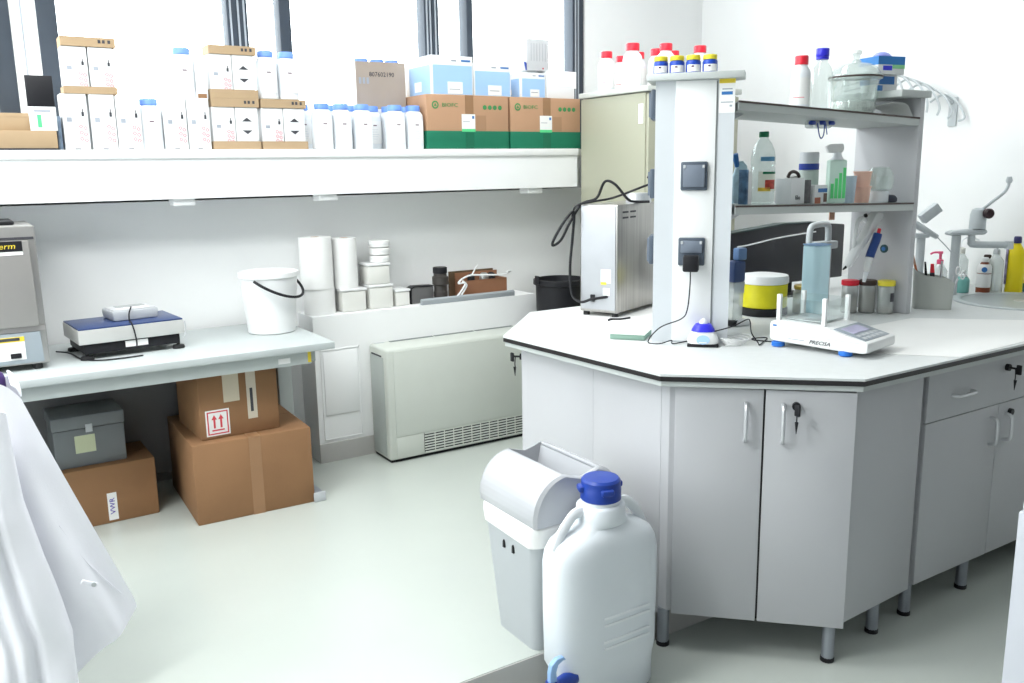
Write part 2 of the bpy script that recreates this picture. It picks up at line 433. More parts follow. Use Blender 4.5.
# run of cabinets along the front
def run_cab(x0, x1, label):
    c = T('drawer_cabinet', label, 'cabinet', (x0, 1.552, 0))
    w = x1-x0
    P('carcass', G().box(0, .014, CB, w, .70, CT), LAM, c)
    N = Vector((0, -1, 0))
    dw = P('drawer', G().box(.002, 0, .682, w-.002, .014, CT-.004, .0015), LAM, c)
    bow(dw, (.135, 0, .755), (.245, 0, .755), N*.024)
    lockset(dw, (w*.53, 0, .806), N)
    a = P('door', G().box(.002, 0, CB, w/2-.0015, .014, .679, .0015), LAM, c)
    bow(a, (w/2-.045, 0, .545), (w/2-.045, 0, .64), N*.026)
    b = P('door', G().box(w/2+.0015, 0, CB, w-.002, .014, .679, .0015), LAM, c)
    bow(b, (w/2+.045, 0, .545), (w/2+.045, 0, .64), N*.026)
    lockset(b, (w/2+.07, 0, .642), N, False)
    for x in (.03, w*.43, w-.03): leg(c, x, .045)
    return c
run_cab(2.535, 3.385, 'grey bench cabinet with drawer and double doors, right of the corner cabinet')
run_cab(3.39, 4.24, 'grey bench cabinet with drawer and double doors, nearest the right wall')
P('gap_filler', G().box(2.499, 1.575, CB, 2.531, 1.60, CT), LAMD, None).__setitem__('kind', 'structure')
# ------------------------------------------------------------------ service column and shelf unit
F0, F1 = Vector((2.017, 2.265)), Vector((2.190, 2.078))
uc = (F1-F0).normalized(); nc = Vector((uc.y, -uc.x)); wc = (F1-F0).length
if nc.x > 0: nc = -nc
CZT = 1.772
def cp(s, o, z): q = F0+uc*s+nc*o; return Vector((q.x, q.y, z))
def cslab(s0, s1, o0, o1, z0, z1, bev=.001):
    return G().prism([tuple(cp(s0, o1, 0)[:2]), tuple(cp(s1, o1, 0)[:2]), tuple(cp(s1, o0, 0)[:2]), tuple(cp(s0, o0, 0)[:2])], z0, z1, bev=bev)
ROTC = Matrix.Rotation(math.atan2(uc.y, uc.x), 4, 'Z')
c = T('service_column', 'tall grey service column with two sockets facing the camera, on the worktop', 'column')
P('body', G().prism([tuple(F0), tuple(F1), (2.235, 2.124), (2.255, 2.36), (2.125, 2.362)], .9005, CZT), mat('column_laminate', (.60, .63, .66), .45, var=.01), c)
P('cover_panel', cslab(.066, .196, 0, .004, .906, CZT-.002), WPL, c)
P('cover_joint', cslab(.196, .199, 0, .0045, .92, CZT-.006), LAMD, c)
tp = [tuple(cp(-.028, .03, 0)[:2]), tuple(cp(wc+.028, .03, 0)[:2]), (2.26, 2.10), (2.26, 2.375), (2.11, 2.39), tuple(cp(-.03, -.02, 0)[:2])]
P('top_plate', G().prism(tp, CZT, CZT+.022, bev=.002), RAIL, c)
def socket(s, z, plug=False):
    o = P('socket', cslab(s-.044, s+.044, .004, .016, z-.047, z+.047, .005), SOCK, c)
    P('lid', cslab(s-.036, s+.036, .016, .022, z-.036 if not plug else z-.004, z+.038, .004), SOCKL, o)
    for q in (-.031, .031): P('hinge', cslab(s+q-.004, s+q+.004, .022, .025, z+.026, z+.036, .001), PGREY, o)
socket(.131, 1.464); socket(.128, 1.214, True)
v1 = Vector((.707, .707)); v0 = Vector((-.707, .707))
for z in (1.70, 1.44, 1.215):
    q = F0+v1*.07
    o = P('socket', G().prism([tuple(q-v1*.045), tuple(q+v1*.045), tuple(q+v1*.045+v0*.018), tuple(q-v1*.045+v0*.018)], z-.05, z+.05, bev=.006), SOCK, c, 'blue-grey socket on the shaded side')
    P('lid', G().prism([tuple(q-v1*.038+v0*.0182), tuple(q+v1*.038+v0*.0182), tuple(q+v1*.038+v0*.024), tuple(q-v1*.038+v0*.024)], z-.04, z+.04), SOCKL, o)
st = P('inspection_sticker', cslab(.204, .255, 0, .0012, 1.665, 1.775, 0), PAPER, c, 'white sticker with yellow header')
P('sticker_header', cslab(.204, .255, .0012, .0016, 1.758, 1.775, 0), YLAB, st)
g = cslab(.214, .246, .0012, .0016, 1.738, 1.742, 0)
P('sticker_print', g, INK, st); P('sticker_print', cslab(.212, .247, .0012, .0016, 1.722, 1.732, 0), MBLUE, st)
P('sticker_print', cslab(.210, .249, .0012, .0016, 1.697, 1.700, 0), INK, st); P('sticker_print', cslab(.238, .246, .0012, .0016, 1.684, 1.690, 0), INK, st)
# plug, cord and mixer
MX, MY = 2.105, 2.108
pl = T('plug_adapter', 'black plug adapter in the lower front socket of the column', 'plug')
P('body', cslab(.103, .155, .0225, .062, 1.150, 1.205, .006), BLK, pl)
pp = [cp(.128, .045, 1.152), cp(.128, .05, 1.10), cp(.12, .03, 1.02), cp(.10, .02, .985), cp(.03, .03, .955), cp(-.01, .04, .906), cp(.03, .055, .903), cp(.07, .05, .915), cp(.075, .06, .906), (MX-.02, MY+.06, .906), (MX+.0, MY+.035, .915)]
P('cord', G().tube(pp, .0022, 6), BLK, pl)
rz = A45
mx = T('vortex_mixer', 'small blue and white vortex mixer at the foot of the service column', 'mixer', (MX, MY, .9), rz)
P('base', G().prism([(-.052, -.038), (.052, -.038), (.048, .04), (-.048, .04)], 0, .011, bev=.003), BLK, mx)
P('body', G().lathe([(.051, .011), (.0515, .02), (.046, .035), (.036, .052), (.034, .056)], 0, 0, 28, 1, .78, 3), WPL, mx)
P('collar', G().lathe([(.0395, .0505), (.037, .058), (.027, .073), (.019, .076)], 0, 0, 28, 1, .85, 2.5), VBLUE, mx)
P('cup', G().lathe([(.014, .076), (.013, .083), (.006, .090), (.003, .093)], 0, 0, 20), WHDPE, mx)
lb = P('badge', G().lathe([(.022, -.0006), (.022, .0006)], 0, 0, 24).xf(Matrix.Translation((0, -.0405, .026)) @ Matrix.Rotation(PI/2-.22, 4, 'X') @ Matrix.Diagonal((1, .7, 1, 1))), LBLUE, mx, 'pale blue badge')
P('badge_print', G().box(-.013, -.0445, .0155, .013, -.0435, .019), PAPER, lb)
cb = P('power_cord', G().tube([(2.12, 2.075, .950), (2.185, 2.05, .965), (2.245, 2.045, .982), (2.256, 2.04, .975), (2.243, 2.02, .94), (2.253, 2.0, .91), (2.245, 1.985, .904), (2.29, 2.01, .904), (2.35, 2.045, .904), (2.355, 2.065, .904), (2.31, 2.075, .904), (2.295, 2.05, .904), (2.315, 2.01, .904), (2.325, 1.99, .904), (2.335, 1.985, .906)], .0022, 6), BLK)
tag(cb, 'thin black cord looping between the mixer and the balance', 'cable')
g = G()
for k in range(5):
    a = .024+.006*k
    g.tube([(2.185+.006*k+a*1.3*math.cos(q+.4*k), 2.045+a*.8*math.sin(q+.4*k)+.003*k, .904+.0045*k+.004*math.sin(q*2+k)) for q in [i*PI/6 for i in range(13)]], .0018, 6, smooth=2)
cw = P('coiled_cable', g, WPL); tag(cw, 'small coil of white cable at the right foot of the service column', 'cable')
# shelf unit
c = T('shelf_unit', 'grey two-level shelf unit with brown-edged shelves, right of the service column', 'shelf')
SY0, SY1 = 2.07, 2.35
def usz(x): return 1.703-.038*(x-2.19)
def lsz(x): return 1.366-.024*(x-2.19)
def shz(g, fn, z0=0.0):
    for v in g.bm.verts: v.co.z += fn(v.co.x)
    return g
def shelf(fn, th):
    s_ = P('shelf', shz(G().prism([(2.20, SY0+.003), (3.183, SY0+.003), (3.183, SY1), (2.24, SY1), (2.24, 2.121)], -th, 0), fn), RAIL, c)
    P('front_edge', shz(G().prism([(2.199, SY0-.002), (3.183, SY0-.002), (3.183, SY0+.0028), (2.20, SY0+.0028)], -.006, .0005), fn), BRNEDGE, s_)
    P('front_rail', shz(G().prism([(2.199, SY0), (3.183, SY0), (3.183, SY0+.0028), (2.20, SY0+.0028)], -th, -.0062), fn), RAIL, s_)
shelf(usz, .030); shelf(lsz, .030)
P('end_panel', G().box(3.184, SY0, .9005, 3.212, SY1, 1.738, .002), LAM, c)
P('cap_plate', G().box(3.04, SY0-.015, 1.738, 3.228, SY1+.02, 1.764, .003), RAIL, c)
for z, x in ((1.668, 2.24), (1.331, 2.24)):
    P('bracket', G().prism([(x, z), (x+.07, z), (x, z-.03)], SY0+.08, SY0+.10, 'y'), PGREY, c)
P('cable_hole', G().cyl((3.1845, 2.185, 1.155), (3.180, 2.185, 1.155), .017, 20), mat('cap_dark_teal', (.01, .06, .07), .4), c, 'dark round cable grommet')
P('cable_plug', G().cyl((3.1805, 2.185, 1.155), (3.177, 2.185, 1.155), .008, 16), MBLUE, c)
# ------------------------------------------------------------------ jars on the column, bottles on the khaki cabinet
def yellow_jar(x, y, label):
    t = T('reagent_jar', label, 'jar', (x, y, CZT+.0225), math.radians(-40), 'blue jars on the column top')
    P('body', G().lathe([(.022, 0), (.0245, .002), (.0245, .036), (.022, .041), (.018, .043)], 0, 0, 24), mat('jar_blue', (.01, .06, .42), .4), t)
    P('lid', G().lathe([(.022, .043), (.0228, .0445), (.0228, .056), (.021, .058)], 0, 0, 24), YCAP, t)
    P('label', G().prism([(.0249*math.cos(a), .0249*math.sin(a)) for a in [(-PI*.80+i*PI*.62/12) for i in range(13)]]+[(.0243*math.cos(a), .0243*math.sin(a)) for a in [(-PI*.18-i*PI*.62/12) for i in range(13)]], .005, .027), PAPER, t)
    P('label_mark', G().box(-.008, -.0252, .019, .0, -.0240, .024), mat('jar_mark', (.10, .04, .10), .6), t)
for i, (s, lab) in enumerate(((.012, 'leftmost of four small blue jars with yellow lids on the service column'), (.065, 'second from left of four blue jars with yellow lids on the column'),
                              (.118, 'third from left of four blue jars with yellow lids on the column'), (.171, 'rightmost of four small blue jars with yellow lids on the column'))):
    q = cp(s, -.03 if i < 3 else -.035, 0); yellow_jar(q.x, q.y, lab)
KX0, KX1, KY0, KY1 = 2.935, 3.56, 3.37, 3.892
c = T('steel_cabinet', 'tall khaki steel cabinet between the window ledge and the bench', 'cabinet', (0, 0, 0))
P('body', G().box(KX0, KY0, PZ+.05, KX1, KY1, 1.853, .004), KHAKI, c)
P('top_board', G().box(KX0-.012, KY0-.03, 1.857, KX1+.01, KY1+.005, 1.884, .004), KTOP, c)
P('base_plinth', G().box(KX0+.02, KY0+.04, PZ, KX1-.02, KY1-.02, PZ+.05), LAMD, c)
for a, b in ((KX0+.004, (KX0+KX1)/2-.002), ((KX0+KX1)/2+.002, KX1-.004)):
    P('door', G().box(a, KY0-.022, PZ+.06, b, KY0-.002, 1.845, .003), KHAKI, c)
P('side_note', G().box(KX0-.0015, 3.385, 1.705, KX0, 3.42, 1.80), PAPER, c)
def lab_bottle(loc, label, rr=.046, h=.185, cap=RCAP, group=None, body=None, rz=0, marks=True):
    t = T('reagent_bottle', label, 'bottle', loc, rz, group)
    P('body', G().lathe([(rr*.92, 0), (rr, .006), (rr, h*.70), (rr*.93, h*.78), (rr*.66, h*.86), (rr*.60, h*.88), (rr*.60, h*.90)], 0, 0, 28), body or WHDPE, t)
    P('cap', G().lathe([(rr*.66, h*.90), (rr*.69, h*.905), (rr*.69, h*1.055), (rr*.64, h*1.075)], 0, 0, 28), cap, t)
    if marks:
        lb = P('label', G().lathe([(rr*1.004, h*.12), (rr*1.008, h*.121), (rr*1.008, h*.64), (rr*1.004, h*.641)], 0, 0, 28), PAPER, t)
        P('label_line', G().prism([(rr*1.014*math.cos(a), rr*1.014*math.sin(a)) for a in [(-PI*.85+i*PI*.40/8) for i in range(9)]]+[(rr*1.009*math.cos(a), rr*1.009*math.sin(a)) for a in [(-PI*.45-i*PI*.40/8) for i in range(9)]], h*.25, h*.262), REDP, lb)
    return t
RG = 'red-capped white bottles on the khaki cabinet'
for loc, lab, rr, h in (((3.035, 3.80, 1.885), 'white red-capped bottle nearest the window on the khaki cabinet', .044, .195),
                        ((3.175, 3.845, 1.885), 'white bottle half hidden behind the one nearest the window, red cap', .044, .185),
                        ((3.24, 3.78, 1.885), 'white red-capped bottle behind and left of the tallest bottle', .044, .20),
                        ((3.045, 3.60, 1.885), 'tallest white red-capped bottle, on the front middle of the khaki cabinet', .050, .212),
                        ((3.26, 3.66, 1.885), 'white bottle with red cap peeping out right behind the tallest bottle', .044, .205),
                        ((3.375, 3.655, 1.885), 'white red-capped bottle in the gap before the blue jars', .044, .20),
                        ((3.14, 3.455, 1.885), 'white red-capped bottle behind the leftmost blue jar', .046, .20),
                        ((3.36, 3.44, 1.885), 'rightmost white red-capped bottle, behind the second and third blue jars', .046, .20)):
    lab_bottle(loc, lab, rr, h, RCAP, RG, rz=-.9)
# ------------------------------------------------------------------ things on the upper shelf
lab_bottle((2.65, 2.20, usz(2.65)+.001), 'white bottle with red screw cap on the upper shelf', .034, .178, RCAP, rz=-.6)
t = T('glass_bottle', 'clear glass laboratory bottle with violet-blue cap on the upper shelf', 'bottle', (2.75, 2.19, usz(2.75)+.001))
P('body', G().lathe([(.036, 0), (.039, .005), (.039, .135), (.034, .155), (.019, .178), (.018, .20)], 0, 0, 28), DG, t)
P('cap', G().lathe([(.0225, .196), (.0235, .198), (.0235, .222), (.022, .225)], 0, 0, 24), VBLUE, t)
P('pouring_ring', G().lathe([(.021, .186), (.0225, .188), (.0225, .193), (.021, .195)], 0, 0, 24), VBLUE, t)
P('contents', G().lathe([(.034, .004), (.0365, .008), (.0365, .013), (.034, .014)], 0, 0, 24), mat('violet_residue', (.55, .50, .62), .5), t)
t = T('desiccator', 'round glass desiccator with knobbed lid on the upper shelf', 'desiccator', (2.965, 2.205, usz(2.965)+.0045))
P('bowl', G().lathe([(.060, 0), (.072, .006), (.080, .025), (.076, .05), (.082, .06), (.086, .125), (.098, .130), (.098, .136), (.084, .136), (.082, .13), (.078, .062), (.071, .05), (.075, .026), (.066, .01), (.05, .008)], 0, 0, 40), DG, t)
P('lid', G().lathe([(.098, .137), (.098, .146), (.090, .150), (.078, .172), (.052, .186), (.02, .192), (.017, .20), (.014, .20), (.016, .19), (.05, .18), (.073, .166), (.085, .147), (.087, .138)], 0, 0, 40), DG, t)
P('knob', G().lathe([(.014, .1995), (.011, .205), (.013, .218), (.019, .225), (.018, .234), (.010, .239)], 0, 0, 24), MG, t)
P('seal_ring', G().lathe([(.0985, .134), (.0995, .135), (.0995, .140), (.0985, .141)], 0, 0, 40, closed=True), DKBR, t)
P('drying_beads', G().lathe([(.064, .0085), (.073, .024), (.070, .046), (.0, .050)], 0, 0, 32), mat('drying_beads', (.62, .64, .60), .9, var=.2, scale=120, bump=.3, bscale=250), t)
P('emblem', G().box(.03, -.0815, .085, .055, -.074, .105, .002), MBLUE, t)
t = T('glove_box', 'blue and white glove box with a glove poking out, topmost on the shelf unit', 'box', (3.12, 2.20, 1.828), math.radians(-12))
P('carton', G().box(-.068, -.05, 0, .06, .05, .066, .002), WCARD, t)
P('print_band', G().box(-.0685, -.0507, .036, .0605, .0507, .0667), mat('glove_blue', (.02, .18, .50), .5), t)
P('print_stripe', G().box(-.0, -.0515, .022, .0595, -.0503, .036), mat('glove_green', (.25, .62, .30), .5), t)
P('print_tab', G().box(-.045, -.0515, .015, -.002, -.0503, .032), VBLUE, t)
P('glove', G().lathe([(.04, .0668), (.042, .074), (.03, .083), (.012, .088)], -.005, 0, 14, 1, .5), mat('glove_lilac', (.36, .40, .85), .5), t)
t = T('cardboard_box', 'white box with dark blue band under the glove box', 'box', (3.12, 2.21, 1.7645), math.radians(-12))
P('carton', G().box(-.055, -.045, 0, .045, .045, .0625, .002), WCARD, t); P('print_band', G().box(-.0555, -.0455, .028, .03, .0455, .058), MBLUE, t)
t = T('paper_sheet', 'curled white paper lying on the upper shelf beside the end panel', 'paper', (3.10, 2.085, usz(3.10)+.001))
P('sheet', G().grid(lambda a, b: (-.055+a*.132, .01+b*.12, .001+.05*math.sin(min(1, (1-a)*1.3+.25)*PI/2)*(1-.3*b) if a < .75 else .001+.05*math.sin(min(1, .575)*PI/2)*max(0, (1-a)/.25)*(1-.3*b)), 16, 6).solid(.001), PAPER, t)
# ------------------------------------------------------------------ things on the lower shelf
def lz(x): return lsz(x)+.001
t = T('water_bottle', 'clear plastic drinking bottle with green cap and fruit label, on lower shelf', 'bottle', (2.43, 2.165, lz(2.43)))
P('body', G().lathe([(.030, 0), (.040, .004), (.042, .012), (.042, .055), (.040, .06), (.042, .066), (.042, .125), (.039, .130), (.042, .136), (.0415, .165), (.038, .185), (.028, .208), (.016, .224), (.0145, .232)], 0, 0, 32), PETG, t)
P('cap', G().lathe([(.0165, .230), (.017, .231), (.017, .247), (.0155, .249)], 0, 0, 20), GRN, t)
def arc(r0, r1, a0, a1, z0, z1, nn=10):
    return G().prism([(r1*math.cos(a0+(a1-a0)*i/nn), r1*math.sin(a0+(a1-a0)*i/nn)) for i in range(nn+1)]+[(r0*math.cos(a1-(a1-a0)*i/nn), r0*math.sin(a1-(a1-a0)*i/nn)) for i in range(nn+1)], z0, z1)
lb = P('label', arc(.0425, .0432, -2.75, -.95, .045, .112), mat('bottle_label', (.78, .80, .70), .5), t)
P('label_fruit', arc(.0433, .0438, -2.2, -1.2, .052, .084), mat('fruit_red', (.45, .06, .04), .5, var=.5, scale=50), lb)
P('label_fruit', arc(.0433, .0438, -2.75, -1.7, .045, .058), mat('fruit_yellow', (.75, .55, .06), .5, var=.3, scale=60), lb)
P('label_band', arc(.0433, .0438, -2.4, -1.1, .104, .112), GRN, lb)
P('emblem', arc(.0425, .0431, -2.6, -1.3, .148, .163), mat('bottle_blue', (.08, .25, .42), .5), t)
t = T('picture_book', 'dark blue and white booklet leaning by the service column on lower shelf', 'booklet', (2.325, 2.15, lz(2.325)))
P('cover', G().box(-.010, -.018, 0, .0, .018, .118, .001), mat('booklet_dark', (.10, .20, .34), .5, var=.6, scale=30), t); P('pages', G().box(.0002, -.017, .002, .018, .017, .112), PAPER, t)
t = T('cleaner_pouch', 'blue and white pouch with blue nozzle behind the green-capped bottle', 'pouch', (2.44, 2.275, lz(2.44)))
P('pouch', G().lathe([(.04, 0), (.045, .01), (.042, .09), (.025, .135), (.008, .15)], 0, 0, 20, 1, .5), mat('pouch_print', (.45, .62, .75), .4, var=.4, scale=16), t)
P('nozzle', G().cyl((-.02, 0, .13), (-.035, 0, .175), .008, 10, .012), MBLUE, t)
t = T('cardboard_box', 'white box with dark end standing right of the green-capped bottle', 'box', (2.585, 2.16, lz(2.585)))
P('carton', G().box(-.05, -.035, 0, .022, .035, .090, .001), WCARD, t); P('dark_end', G().box(.0221, -.035, 0, .056, .035, .083, .001), mat('dark_grey_print', (.10, .095, .10), .5, var=.3, scale=40), t)
words('lettering', 'filo', .022, (-.014, -.0355, .022), FRONT, INKD, t)
t = T('cardboard_box', 'small white box with red and blue print left of the spray bottle', 'box', (2.69, 2.15, lz(2.69)))
P('carton', G().box(-.032, -.03, 0, .035, .03, .066, .001), WCARD, t); P('red_print', G().box(-.032, -.0305, .0, .0, -.030, .022), mat('print_rust', (.45, .16, .10), .6), t)
P('blue_print', G().box(-.015, -.0305, .04, .035, -.030, .054), MBLUE, t); P('dark_print', G().box(.016, -.0305, .005, .035, -.030, .036), mat('print_brown', (.16, .10, .08), .6), t)
t = T('metal_clip', 'dark curled clip lying on the white box beside the green-capped bottle', 'clip', (2.575, 2.15, lz(2.585)+.0905))
P('arch', G().tube([(-.03, 0, .003), (-.02, 0, .018), (0, 0, .023), (.02, 0, .016), (.03, 0, .003)], .006, 8), DKBR, t); P('pin', G().cyl((-.02, .006, .004), (.025, .006, .004), .004, 8), SILVER, t)
t = T('cream_jar', 'white jar with dark blue band on the box behind the spray bottle', 'jar', (2.785, 2.255, lz(2.785)))
P('body', G().lathe([(.035, 0), (.037, .003), (.037, .118), (.034, .122)], 0, 0, 24), mat('jar_pale_green', (.55, .62, .58), .4), t)
P('band', G().lathe([(.0365, .1225), (.0372, .124), (.0372, .145), (.036, .146)], 0, 0, 24), mat('jar_navy', (.03, .06, .35), .4), t)
P('lid', G().lathe([(.036, .1465), (.036, .185), (.034, .188)], 0, 0, 24), mat('jar_lid_grey', (.70, .72, .75), .4), t)
t = T('spray_bottle', 'translucent spray bottle of green liquid with white head, on lower shelf', 'bottle', (2.785, 2.13, lz(2.785)), -.55)
P('body', G().prism([(-.033, -.02), (.033, -.02), (.033, .02), (-.033, .02)], 0, .158, bev=.008), MINT, t)
for k in range(4): P('level_stripe', G().box(-.026+.0145*k, -.0212, .018, -.0150+.0145*k, -.0199, .072+.019*k), GRNL, t)
P('neck', G().lathe([(.024, .158), (.016, .172), (.013, .185)], 0, 0, 20), WHDPE, t)
P('spray_head', G().prism([(-.035, .183), (.016, .183), (.022, .20), (.018, .215), (-.03, .215), (-.045, .205)], -.011, .011, 'y', bev=.004), WPL, t)
t = T('plastic_tub', 'pale blue plastic tub between the spray bottle and salmon cups', 'tub', (2.885, 2.15, lz(2.885)))
P('body', G().lathe([(.024, 0), (.03, .10), (.027, .10), (.022, .004)], 0, 0, 24), mat('tub_blue', (.55, .66, .76), .4), t)
t = T('plastic_cup', 'lower of two stacked salmon plastic cups beside the glass jar', 'cup', (2.955, 2.14, lz(2.955)), 0, 'salmon cups')
P('wall', G().lathe([(.026, 0), (.032, .055), (.035, .058), (.035, .062), (.029, .06), (.024, .004)], 0, 0, 28), ORNG, t)
t = dup(t, (2.955, 2.14, lz(2.955)+.0555), 0, 'upper of two stacked salmon plastic cups beside the glass jar', 'salmon cups')
t = T('glass_flask', 'round clear glass bowl upside down on a white tub by the end panel', 'glassware', (3.045, 2.13, lz(3.045)))
P('rim', G().lathe([(.030, .046), (.045, .05), (.052, .075), (.050, .105), (.036, .13), (.034, .128), (.047, .104), (.048, .076), (.042, .054), (.030, .05)], 0, 0, 32), DG, t)
P('stem', G().lathe([(.012, .128), (.036, .129), (.034, .133), (.012, .136)], 0, 0, 20), DG, t)
t = T('plastic_tub', 'low white tub carrying the upside-down glass bowl', 'tub', (3.045, 2.13, lz(3.045)))
P('body', G().lathe([(.034, 0), (.036, .003), (.036, .042), (.034, .045)], 0, 0, 24), WHDPE, t)
t = P('rubber_stopper', G().lathe([(.024, 0), (.032, .004), (.031, .016), (.022, .026), (.010, .029)], 0, 0, 24, 1.1, .8), mat('stopper_slate', (.06, .065, .09), .6))
tag(t, 'dark slate rubber stopper lying at the right end of lower shelf', 'stopper'); t.location = (3.115, 2.13, lz(3.115))
t = T('safety_goggles', 'clear safety goggles with blue straps hanging under the upper shelf', 'goggles', (2.72, 2.17, usz(2.72)-.031))
P('lens', G().box(-.055, -.02, -.028, .055, .02, 0, .008), MG, t)
for x in (-.055, .0, .05): P('frame_piece', G().lathe([(.012, -.016), (.016, -.01), (.012, -.002)], x, -.018, 12, 1.3, .5), DBLUE, t)
P('strap', G().tube([(-.03, -.02, -.01), (-.02, -.022, -.05), (-.008, -.022, -.064), (.005, -.022, -.05), (.01, -.02, -.012)], .0022, 6), DBLUE, t)
P('strap', G().tube([(.016, -.02, -.008), (.018, -.022, -.03), (.024, -.022, -.05)], .0022, 6), DBLUE, t)
# ------------------------------------------------------------------ things on the worktop
t = T('foam_block', 'pale green foam pad on the worktop left of the service column', 'pad', (2.01, 2.37, .9005), math.radians(-53))
P('foam', G().box(-.062, -.062, 0, .062, .062, .018, .003), SPGG, t); P('cover_sheet', G().box(-.063, -.063, .0182, .063, .063, .023, .002), SPGW, t)
t = P('paper_sheet', G().prism([(2.19, 3.03), (2.10, 2.99), (2.05, 2.70), (2.12, 2.47), (2.9, 2.60), (2.75, 3.02)], .9004, .9016), PAPER)
tag(t, 'white paper sheet under the stainless steel lab oven', 'paper')
t = P('paper_sheet', G().prism([(2.405, 1.71), (2.46, 1.66), (2.60, 1.495), (3.06, 1.51), (3.42, 1.70), (3.12, 2.00), (2.75, 1.99)], .9004, .9016), PAPER)
tag(t, 'large white paper sheet right of the balance at the worktop edge', 'paper')
# stainless oven
t = T('lab_oven', 'stainless steel lab oven with its back to the ledge, on the worktop', 'oven')
o0, o1, o2 = Vector((2.153, 2.862)), Vector((2.219, 2.703)), Vector((2.60, 2.86))
o3 = o0+(o2-o1)
P('casing', G().prism([tuple(o0), tuple(o1), tuple(o2), tuple(o3)], .918, 1.352, bev=.004), BRUSH, t)
ua, ub = (o1-o0).normalized(), (o2-o1).normalized()
na, nb = Vector((-ua.y, ua.x)), Vector((ub.y, -ub.x))
if na.x > 0: na = -na
if nb.y > 0: nb = -nb
def pan(o, uu, nn, s0, s1, z0, z1, th, mm, name, par, off=.0):
    a = o+uu*s0+nn*off; b = o+uu*s1+nn*off
    return P(name, G().prism([tuple(a), tuple(b), tuple(b+nn*th), tuple(a+nn*th)], z0, z1), mm, par)
pan(o0, ua, na, .008, .164, .93, 1.345, .004, mat('back_sheet', (.40, .41, .43), .4, .7), 'back_sheet', t)
q = pan(o0, ua, na, .10, .145, 1.04, 1.095, .001, PAPER, 'rating_plate', t, .004); pan(o0, ua, na, .10, .125, 1.033, 1.044, .0015, YLAB, 'yellow_label', t, .004)
pan(o0, ua, na, .11, .14, .99, 1.02, .001, PAPER, 'label', t, .004)
pan(o0, ua, na, .055, .072, .962, .99, .008, BLK, 'power_inlet', t, .004)
for k in range(2):
    for j in range(2): pan(o1, ub, nb, .04+.065*k, .088+.065*k, 1.295+.022*j, 1.302+.022*j, .0012, INKD, 'vent_slot', t)
for q in (o0+ua*.02+ub*.02, o1-ua*.02+ub*.02, o2-ub*.02-ua*.02): P('foot', G().lathe([(.014, .9006), (.014, .916), (.016, .918)], q.x, q.y, 14), RUB, t)
P('vent_lid', G().lathe([(.052, 1.353), (.052, 1.368), (.048, 1.385), (.048, 1.392)], 2.395, 2.785, 28), CHROME, t)
t = P('power_cord', G().tube([(2.205, 2.74, .985), (2.15, 2.78, .975), (2.125, 2.82, .962), (2.11, 2.86, .99), (2.112, 2.875, 1.10), (2.125, 2.875, 1.22), (2.125, 2.865, 1.32), (2.085, 2.86, 1.30), (2.045, 2.88, 1.23), (2.05, 2.91, 1.19), (2.085, 2.90, 1.21), (2.12, 2.885, 1.28), (2.16, 2.86, 1.352), (2.22, 2.84, 1.375), (2.23, 2.80, 1.44), (2.25, 2.76, 1.43), (2.29, 2.73, 1.372), (2.33, 2.73, 1.36), (2.38, 2.70, 1.359)], .0055, 8), BLK)
tag(t, 'thick black power cord looping behind and over the steel oven', 'cable')
t = P('power_cord', G().tube([(2.13, 2.885, 1.29), (2.13, 2.86, 1.345), (2.19, 2.82, 1.363), (2.26, 2.79, 1.375), (2.33, 2.72, 1.41), (2.40, 2.66, 1.45), (2.30, 2.55, 1.50), (2.085, 2.375, 1.46)], .0045, 8), BLK)
tag(t, 'black cord running from the oven top to the side socket of the column', 'cable')
t = P('probe_cord', G().tube([(2.145, 2.665, .906), (2.17, 2.68, .905), (2.20, 2.66, .905), (2.25, 2.66, .905)], .004, 8), BLK); tag(t, 'short black cord end lying on the paper before the oven', 'cable')
# yellow tub
t = T('sealed_tub', 'round yellow tub with white lid and black base on the worktop', 'tub', (2.755, 2.425, .9005))
P('base', G().lathe([(.094, 0), (.096, .003), (.096, .030), (.093, .032)], 0, 0, 40), BLK, t)
P('body', G().lathe([(.089, .0322), (.092, .035), (.093, .125), (.091, .127)], 0, 0, 40), YTUB, t)
P('lid', G().lathe([(.094, .1275), (.097, .131), (.097, .149), (.093, .160), (.06, .165), (.0, .166)], 0, 0, 40), WPL, t)
t = P('plastic_puck', G().lathe([(.03, 0), (.034, .004), (.031, .018), (.018, .026), (.004, .028)], 0, 0, 24, 1.3, .85), WPL); t.location = (2.49, 2.30, .9006)
tag(t, 'white rounded plastic puck between the column and the yellow tub', 'puck')
t = T('glass_jar', 'glass jar with brass lid behind the balance, beside the yellow tub', 'jar', (2.90, 2.335, .9005))
P('body', G().lathe([(.044, 0), (.048, .004), (.048, .085), (.042, .095), (.040, .098)], 0, 0, 32), MG, t)
P('lid', G().lathe([(.044, .0985), (.046, .10), (.046, .112), (.043, .115)], 0, 0, 32), GOLD, t)
P('contents', G().lathe([(.041, .0045), (.0455, .006), (.0455, .03), (.040, .031)], 0, 0, 24), CLAY, t)
P('label', arc(.0483, .0488, -2.6, -1.1, .022, .062), PAPER, t)
t = T('plastic_cylinder', 'tall pale blue plastic cylinder behind the balance', 'container', (2.742, 2.165, .9005))
P('body', G().prism([(-.044, -.026), (-.026, -.042), (.026, -.042), (.044, -.026), (.044, .026), (.026, .042), (-.026, .042), (-.044, .026)], 0, .298, bev=.008), SKYB, t)
P('rim', G().prism([(-.045, -.027), (-.027, -.043), (.027, -.043), (.045, -.027), (.045, .027), (.027, .043), (-.027, .043), (-.045, .027)], .2985, .301), LBLUE, t)
